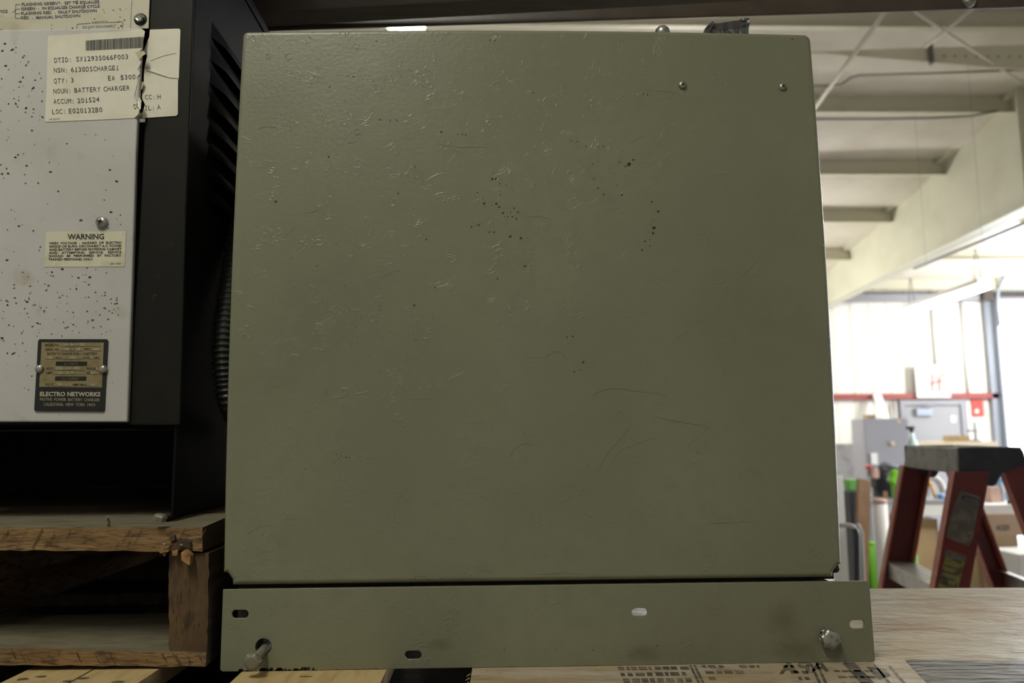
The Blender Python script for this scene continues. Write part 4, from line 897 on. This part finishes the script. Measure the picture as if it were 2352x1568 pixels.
for zs_ in (-.385, -.90):
    mb = MB(); sh = -.28 * zs_; c0 = P3(.006, LD - .012 + sh, zs_ + .02); mb.obox(c0, wv * (LW - .012), qv * .004, Vector((0, 0, -.06))); mb.obox(c0, wv * (LW - .012), qv * -.02, Vector((0, 0, .003))); mb.build('rear_brace', M['alu'], Ld, bevel=.001)
zz = -.52
for a in (-.004, LW + .004):
    mb = MB(); mb.tube([P3(a, .04 - .235 * .52, zz), P3(a, .10, zz - .01), P3(a, LD + .28 * .52 - .03, zz)], .006, 8); mb.build('spreader', M['alu'], Ld)
# worn stickers on the near front rail
web0 = P3(-.0128, 0, -.2); nw = -wv
fw = lambda px, py: atP(px, py, web0, nw)
mb = MB(); mb.poly([fw(*p) for p in ((2206, 1126), (2252, 1141), (2243, 1190), (2234, 1235), (2226, 1254), (2174, 1234), (2181, 1195), (2196, 1150))], 0)
mb.add([fw(2228 + 22 * math.cos(t) * 1.0 - 0, 1146 + 7 * math.sin(t) + 5 * math.cos(t)) + nw * .0003 for t in [k * math.pi / 10 for k in range(20)]], [tuple(range(20))], 2)
mb.add([fw(2231 + 17 * math.cos(t), 1148 + 4.5 * math.sin(t) + 4 * math.cos(t)) + nw * .0006 for t in [k * math.pi / 10 for k in range(20)]], [tuple(range(20))], 0)
k_ = mb.build('worn_sticker', [M['stickerworn'], M['stickeryel'], M['capdark']], r1, fix=False); k_['label'] = 'worn grey sticker'
mb = MB(); mb.poly([fw(*p) for p in ((2176, 1262), (2219, 1277), (2198, 1362), (2150, 1362))], 0); mb.poly([fw(*p) + nw * .0003 for p in ((2172, 1262), (2221, 1278), (2217, 1291), (2168, 1276))], 1)
for k in range(5):
    y = 1296 + k * 13; x = 2170 - k * 4; mb.poly([fw(x, y) + nw * .0003, fw(x + 30, y + 9) + nw * .0003, fw(x + 29, y + 12) + nw * .0003, fw(x - 1, y + 3) + nw * .0003], 2)
k_ = mb.build('warning_sticker', [M['stickeryel'], M['stickerworn'], M['capdark']], r1, fix=False); k_['label'] = 'worn yellow warning sticker'

# ---------------------------------------------------------------- far wall things
p, q = at(2102, 838, YW - .15), at(2184, 913, YW - .15)
mb = MB(); mb.box(p.x, q.x, YW - .15, YW - .11, q.z, p.z); mb.box(p.x + .2, q.x - .2, YW - .11, YW - .013, q.z + .15, p.z - .1)
fs_ = lambda px, py: at(px, py, YW - .152)
for x0_, x1_ in ((2137, 2146), (2152, 2163)): mb.poly([fs_(x0_, 862), fs_(x1_, 862), fs_(x1_, 899), fs_(x0_, 899)], 1)
mb.poly([fs_(2137, 876), fs_(2163, 872), fs_(2163, 879), fs_(2137, 884)], 1); mb.poly([fs_(2136, 859), fs_(2146, 859), fs_(2146, 864), fs_(2136, 864)], 2); mb.poly([fs_(2160, 857), fs_(2172, 857), fs_(2169, 864), fs_(2160, 864)], 2)
tag(mb.build('wall_sign', [M['white'], mat('faded_red_print', (.70, .30, .28), .5), M['orange']]), 'white box sign with faded red print above the grey door', 'sign')
p, q = at(2232, 917, YW - .03), at(2261, 956, YW - .03)
mb = MB(); mb.box(p.x, q.x, YW - .03, YW - .0125, q.z, p.z); fs_ = lambda px, py: at(px, py, YW - .032); mb.poly([fs_(2244 + 5 * math.cos(k), 944 + 5 * math.sin(k)) for k in [j * math.pi / 5 for j in range(10)]], 1)
tag(mb.build('safety_sign', [M['signred'], M['white']]), 'small red sign with a white mark right of the grey door', 'sign')
def boxpx(name, x0, y0, x1, y1, Y, dep, m, label, cat, grp=None, floor=False, bev=.006, zb=None):
    a, b = at(x0, y0, Y), at(x1, y1, Y); mb = MB(); mb.box(a.x, b.x, Y, Y + dep, 0.0 if floor else (zb if zb is not None else b.z), a.z)
    return tag(mb.build(name, m if isinstance(m, list) else M[m], bevel=bev), label, cat, grp)
# grey steel cabinet
a, b = at(1985, 961, 8.4), at(2094, 1080, 8.4)
gc = thing('steel_cabinet', ((a.x + b.x) / 2, 8.6, 0), 'tall grey steel cabinet against the far wall, left of the grey door', 'cabinet')
mb = MB(); mb.box(a.x, b.x, 8.42, 8.75, .0, a.z); mb.build('body', M['cabgrey'], gc, bevel=.006)
mb = MB(); mb.box(a.x + .005, b.x - .005, 8.4, 8.419, .05, a.z - .01); mb.build('door', M['cabgrey'], gc, bevel=.003)
q = at(2048, 1018, 8.39); mb = MB(); mb.lathe((q.x, 8.4, q.z), (0, -1, 0), [(.03, 0), (.03, .02), (.01, .026)], 14); mb.build('latch', mat('tan_latch', (.62, .48, .36), .5), gc)
q = at(2066, 967, 8.39); mb = MB(); mb.box(q.x - .02, q.x + .02, 8.396, 8.3999, q.z - .02, q.z + .02); mb.build('sticker', M['pinkish'], gc)
boxpx('small_box', 1992, 952, 2012, 960, 8.45, .12, 'brownbox', 'small box on top of the grey steel cabinet', 'box', zb=a.z + .001, bev=.002)
# white batten leaning on the wall
mb = MB(); p0, p1 = at(2006, 905, YW - .16), at(2030, 975, YW - .35); mb.obox((p0.x, p0.y, p0.z), (.13, 0, 0), (0, .03, 0), Vector((p1.x - p0.x, p1.y - p0.y, p1.z - p0.z)) * (p0.z / (p0.z - p1.z)))
tag(mb.build('white_batten', M['paper']), 'white batten leaning on the far wall behind the grey steel cabinet', 'batten')
boxpx('white_post', 2056, 922, 2070, 1080, YW - .1, .06, 'white', 'white upright board left of the grey door', 'board', floor=True)
boxpx('poster_board', 1890, 1020, 1966, 1090, YW - .35, .04, mat('pale_grey_board', (.55, .52, .50), .6, var=[((.35, .33, .33), 4, .45, .65, 4)]), 'pale smudged board low on the far wall beside the green cabinet', 'board', floor=True) if False else None
mb = MB(); a, b = at(1890, 1019, 9.2), at(1964, 1090, 9.2); mb.box(a.x, b.x, 9.2, 9.24, 0, a.z)
tag(mb.build('leaning_sheet', mat('pale_smudged_panel', (.56, .53, .50), .6, var=[((.34, .32, .32), 5, .48, .62, 4)]), bevel=.004), 'pale smudged panel standing left of the grey steel cabinet', 'panel')

# ---------------------------------------------------------------- clutter behind the ladder
# bench
YB = 5.6; zbn = at(2130, 1148, YB).z
a, b = at(1986, 1148, YB), at(2186, 1148, YB)
bn = thing('workbench', ((a.x + b.x) / 2, YB + .35, 0), 'grey-topped workbench seen between the ladder rails', 'workbench')
mb = MB(); mb.box(a.x, b.x, YB, YB + .7, zbn - .035, zbn); mb.build('bench_top', M['cabgrey'], bn, bevel=.004)
mb = MB(); mb.box(at(2092, 1160, YB).x, b.x, YB + .005, YB + .025, zbn - .125, zbn - .036); mb.build('apron', M['white'], bn)
for x in (a.x + .03, b.x - .03):
    for y in (YB + .04, YB + .66): mb = MB(); mb.box(x - .025, x + .025, y - .025, y + .025, 0, zbn - .036) ; mb.build('leg', M['cabgrey'], bn)
boxpx('cardboard_box', 2096, 1192, 2164, 1330, YB + .06, .42, 'brownbox', 'tan cardboard box under the bench, seen between the ladder rails', 'box', floor=True)
# black machine on the bench
a = at(1998, 1072, YB + .2); b = at(2064, 1146, YB + .2)
bm_ = thing('bench_grinder', ((a.x + b.x) / 2, YB + .3, zbn), 'dark machine with a rounded body on the bench behind the ladder', 'machine')
mb = MB(); c = at(2032, 1112, YB + .34); c.z = zbn + .127; mb.lathe((c.x - .10, c.y, c.z), (1, 0, 0), [(.05, 0), (.11, .03), (.125, .08), (.125, .14), (.10, .19), (.04, .2)], 20); mb.box(c.x - .07, c.x + .07, c.y - .08, c.y + .08, zbn + .001, c.z - .08); mb.build('body', M['capdark'], bm_)
mb = MB(); c2 = at(2008, 1086, YB + .2); mb.lathe((c2.x - .02, c2.y, c2.z), (1, .1, 0), [(.03, -.02), (.055, 0), (.055, .035), (.02, .05)], 18); mb.build('wheel_guard', M['wire'], bm_)
mb = MB(); mb.tube([c2, at(2030, 1066, YB + .25), at(2070, 1078, YB + .3)], .022, 10); mb.build('arm', M['capdark'], bm_)
mb = MB(); q = at(1998, 1073, YB + .12); mb.lathe((q.x, q.y, q.z), (0, -1, 0), [(.018, -.06), (.018, 0), (.01, .012)], 12); mb.build('switch', M['signred'], bm_)
q = at(2013, 1085, YB + .11); mb = MB(); mb.box(q.x - .025, q.x + .02, q.y - .005, q.y + .05, q.z - .045, q.z + .03); mb.build('tag', M['pinkish'], bm_)
boxpx('paper_sheet', 2001, 1040, 2017, 1066, 8.36, .02, 'paper', 'white paper taped on the grey steel cabinet', 'paper', bev=0)
mb = MB(); a = [at(2044, 1082, YB + .14), at(2052, 1076, YB + .14), at(2066, 1090, YB + .14), at(2058, 1118, YB + .14), at(2046, 1112, YB + .14), at(2036, 1104, YB + .14)]
for p in a: p.y = YB + .08
bot = [Vector((p.x, p.y, zbn + .001)) for p in (a[4], a[3])]
mb.prism([a[0], a[1], a[2], a[3], bot[1], bot[0], a[4], a[5]], (0, .07, 0))
tag(mb.build('lime_bag', M['lime'], bevel=.012), 'bright lime green bag on the bench left of the ladder', 'bag')
c = at(2164, 1112, YB + .3)
mb = MB(); mb.tube([(c.x + .10 * math.cos(t) - .04, YB + .4, zbn + .031 + .13 * math.sin(t)) for t in [k * math.pi / 14 for k in range(15)]], .03, 12)
tag(mb.build('grey_hose', M['tubegrey']), 'grey curved hose on the bench between the ladder rails', 'hose')
mb = MB(); p0, p1 = at(2138, 1114, YB + .15), at(2149, 1147, YB + .15); mb.tube([(p0.x, p0.y, p0.z), (p1.x, p1.y, zbn + .006)], [.014, .011], 8); mb.tube([(p0.x - .02, p0.y, p0.z + .03), (p0.x, p0.y, p0.z)], [.02, .014], 8)
tag(mb.build('yellow_tool', M['orange']), 'yellow-orange handled tool standing on the bench', 'tool')
c = at(2128, 1108, YB + .42); mb = MB(); mb.lathe((c.x, YB + .56, zbn), (0, 0, 1), [(.035, 0), (.035, .12), (.012, .16), (.012, .18)], 14); tag(mb.build('white_bottle', M['paper']), 'white bottle on the bench behind the yellow tool', 'bottle')
mb = MB(); c = at(2162, 1143, YB + .12); mb.lathe((c.x, YB + .12, zbn), (0, 0, 1), [(.03, 0), (.03, .03), (.02, .04)], 14); tag(mb.build('blue_pot', M['blue']), 'small blue pot on the bench edge beside the ladder rail', 'pot')
# uprights between cabinet and ladder
boxpx('white_board', 1908, 1092, 1950, 1330, 5.3, .02, 'white', 'white board standing just right of the green cabinet', 'board', floor=True)
mb = MB(); a, b = at(1953, 1128, 5.35), at(1975, 1128, 5.35); mb.box(a.x, b.x, 5.35, 5.65, 0, a.z); tag(mb.build('black_bin', M['capdark'], bevel=.01), 'tall black bin behind the brown plank', 'bin')
boxpx('green_carton', 1950, 1101, 1976, 1127, 5.4, .1, 'lime2', 'green carton on the black bin behind the brown plank', 'carton', zb=at(1960, 1128, 5.35).z + .001, bev=.004)
mb = MB(); a, b = at(1972, 1098, 4.9), at(2001, 1104, 4.9); c, d = at(1968, 1320, 4.75), at(1995, 1320, 4.75)
k_ = a.z / (a.z - c.z); e0 = a + (c - a) * k_; e1 = b + (d - b) * (b.z / (b.z - d.z)); e0.z = e1.z = 0
mb.hexa([e0, e1, e1 + Vector((0, .035, 0)), e0 + Vector((0, .035, 0)), a, b, b + Vector((0, .035, 0)), a + Vector((0, .035, 0))])
tag(mb.build('brown_plank', M['plank'], bevel=.003), 'brown plank standing upright left of the ladder', 'plank')
a = at(2006, 1156, 5.2); b = at(2036, 1156, 5.2); rr = (b.x - a.x) / 2
pr = thing('paper_roll', ((a.x + b.x) / 2, 5.2, 0), 'white roll standing upright behind the ladder rail', 'roll')
mb = MB(); mb.lathe(((a.x + b.x) / 2, 5.2, 0), (0, 0, 1), [(rr, 0), (rr, a.z), (rr * .4, a.z + .002)], 20); mb.build('roll', M['white'], pr)
mb = MB(); mb.lathe(((a.x + b.x) / 2, 5.2, a.z + .002), (0, 0, 1), [(rr * 1.02, 0), (rr * 1.02, .03), (rr * .5, .035)], 20); mb.build('end_cap', M['pinkish'], pr)
mb = MB(); q = at(2033, 1134, 5.35); mb.box(q.x - .012, q.x + .015, 5.34, 5.36, 0, q.z + .02); tag(mb.build('wooden_stake', M['plank']), 'thin tan stake behind the white roll', 'stake')
mb = MB(); q = at(2005, 1262, 5.4); mb.lathe((q.x, 5.45, 0), (0, 0, 1), [(.06, 0), (.07, .4), (.07, q.z + .03), (.02, q.z + .06)], 14); tag(mb.build('lime_canister', M['lime']), 'lime green canister low behind the ladder rail', 'canister')
mb = MB(); q = at(2088, 1268, 5.0); mb.lathe((q.x, 5.0, 0), (0, 0, 1), [(.05, 0), (.055, .3), (.055, q.z - .02), (.015, q.z)], 14); tag(mb.build('lime_canister', M['lime']), 'lime green canister showing above the ladder step', 'canister')
# tubular frame of a push cart
pc = thing('push_cart', (at(1960, 1300, 3.2).x, 3.2, 0), 'push cart with bent tubular handle just right of the green cabinet', 'cart')
Yc = 3.2; q = lambda px, py: at(px, py, Yc)
h0, h1 = q(1880, 1206), q(1948, 1206); l0 = q(1968, 1228)
mb = MB(); mb.tube([h0, h1, q(1957, 1208), q(1964, 1216)], .012, 10); mb.build('handle', M['tubegrey'], pc)
mb = MB(); mb.tube([q(1962, 1213), l0, q(1969, 1340), Vector((q(1970, 1340).x, Yc, .02))], .017, 10); mb.build('leg', M['darktube'], pc)
mb = MB(); mb.tube([at(1970, 1203, Yc + .1), at(1978, 1222, Yc + .1), Vector((at(1978, 1330, Yc + .1).x, Yc + .1, .02))], .009, 10); mb.build('leg', M['tubegrey'], pc)
mb = MB(); x_ = h0.x; mb.tube([h0, Vector((x_ - .03, Yc, h0.z - .06)), Vector((x_ - .03, Yc, .02))], .014, 10); mb.build('leg', M['darktube'], pc)
mb = MB(); mb.box(x_ - .05, l0.x + .03, Yc - .02, Yc + .5, .12, .15); mb.build('platform', M['darktube'], pc)
# boxes seen through the ladder at right
YX = 4.6
def stackbox(x0, y0, x1, y1, label, m, zb, zt=None, dy=0, txt=None):
    a, b = at(x0, y0, YX + dy), at(x1, y1, YX + dy); mb = MB(); mb.box(a.x, b.x, YX + dy, YX + .4 + dy, zb, zt if zt is not None else a.z)
    if txt: text(mb, txt[0], txt[1], txt[2], txt[3], lambda px, py: at(px, py, YX + dy - .0015), 1, .03)
    return tag(mb.build('cardboard_box', [M[m], M['greyink']], bevel=.003 if not txt else 0), label, 'box', 'stacked cardboard boxes behind the ladder')
z_a = at(2300, 1230, YX).z; z_b = at(2300, 1284, YX).z
stackbox(2262, 1284, 2420, 1284, 'lowest tan cardboard box of the stack behind the ladder', 'brownbox', 0, z_b - .001)
stackbox(2270, 1231, 2342, 1284, 'tan cardboard box in the middle of the stack behind the ladder', 'brownbox', z_b, z_a - .001)
stackbox(2252, 1181, 2400, 1230, 'pinkish top cardboard box with dark print behind the ladder', 'pinkbox', z_a, None, 0, ('ACEX', (2288, 1217), (2320, 1217), 12))
z_t = at(2300, 1181, YX).z
a, b = at(2252, 1180, YX + .02), at(2392, 1180, YX + .02); mb = MB()
for k in range(3): mb.box(a.x + .01 * k, b.x - .012 * k, YX + .02, YX + .39, z_t + .001 + .022 * k, z_t + .021 + .022 * k)
tag(mb.build('paper_stack', M['paper'], bevel=.003), 'bright white papers on the top cardboard box', 'paper')
zp_ = z_t + .067
for nm, px, w, h, m_, lab, cat in (('pink_carton', 2280, .034, .11, 'pinkish', 'pink carton standing on the white papers behind the ladder', 'carton'), ('grey_canister', 2300, .022, .12, 'steelgrey', 'grey canister on the white papers behind the ladder', 'canister')):
    c = at(px, 1140, YX + .2); mb = MB()
    if 'carton' in nm: mb.box(c.x - w, c.x + w, YX + .16, YX + .24, zp_, zp_ + h)
    else: mb.lathe((c.x, YX + .2, zp_), (0, 0, 1), [(w, 0), (w, h * .8), (w * .5, h), (w * .5, h * 1.1)], 14)
    tag(mb.build(nm, M[m_]), lab, cat)
c = at(2284, 1103, YX + .32); mb = MB(); mb.box(c.x - .05, c.x + .03, YX + .27, YX + .35, zp_, c.z + .02); tag(mb.build('blue_bin', M['blue'], bevel=.005), 'light blue bin behind the pink carton and ladder', 'bin')
c = at(2318, 1160, YX + .06); mb = MB(); mb.lathe((c.x, YX + .05, zp_), (0, 0, 1), [(.018, 0), (.018, .02), (.01, .025)], 12); tag(mb.build('black_pot', M['black']), 'small black pot on the white papers by the ladder rail', 'knob')
boxpx('upright_plank', 2246, 1240, 2262, 1330, YX - .1, .03, 'plank', 'dark brown upright panel left of the stacked boxes', 'panel', floor=True)
boxpx('white_carton', 2338, 1272, 2450, 1345, YX - .4, .3, 'white', 'white carton at the right edge in front of the stacked boxes', 'carton', floor=True)
# things on a far table above the ladder cap
YT = 8.8; zt_ = at(2230, 1014, YT).z
a, b = at(2186, 1014, YT), at(2292, 1014, YT)
ft = thing('far_table', ((a.x + b.x) / 2, YT + .4, 0), 'cream-topped table near the overhead door, above the ladder cap', 'table')
mb = MB(); mb.box(a.x, b.x, YT, YT + .8, zt_ - .08, zt_); mb.build('table_top', mat('cream_table', (.75, .66, .48), .5), ft, bevel=.005)
for x in (a.x + .05, b.x - .05):
    for y in (YT + .06, YT + .74): mb = MB(); mb.box(x - .03, x + .03, y - .03, y + .03, 0, zt_ - .081); mb.build('leg', M['cabgrey'], ft)
c = at(2241, 1005, YT + .3); mb = MB(); mb.tube([(c.x, YT + .3, zt_), (c.x, YT + .3, at(2241, 968, YT + .3).z)], .018, 8); mb.box(c.x - .10, c.x + .02, YT + .28, YT + .32, zt_ + .12, zt_ + .15); mb.lathe((c.x, YT + .3, zt_), (0, 0, 1), [(.07, 0), (.07, .02), (.02, .025)], 14)
tag(mb.build('bench_clamp', M['doorframe']), 'thin dark upright clamp on the cream table', 'clamp')
boxpx('cream_box', 2196, 1000, 2228, 1013, YT + .2, .3, 'brownbox', 'low tan box on the cream table', 'box', zb=zt_ + .001, bev=.003)
# spray bottle on the grey cabinet's side shelf
YB2 = 5.9
c = at(2095, 1000, YB2)
sb_ = thing('spray_bottle', (c.x, YB2, zbn), 'pale teal spray bottle with black head left of the ladder cap', 'bottle')
zc = at(2097, 993, YB2).z; zc0 = at(2093, 1022, YB2).z
mb = MB(); mb.lathe((c.x, YB2, zbn), (0, 0, 1), [(.045, 0), (.045, (zc - zbn) * .80), (.018, (zc - zbn) * .93), (.016, zc - zbn)], 16); mb.build('bottle', M['teal'], sb_)
mb = MB(); mb.lathe((c.x, YB2, zc), (0, 0, 1), [(.018, 0), (.018, .03)], 12); mb.box(c.x - .045, c.x + .02, YB2 - .014, YB2 + .014, zc + .025, zc + .055); mb.build('trigger_head', M['black'], sb_, bevel=.004)
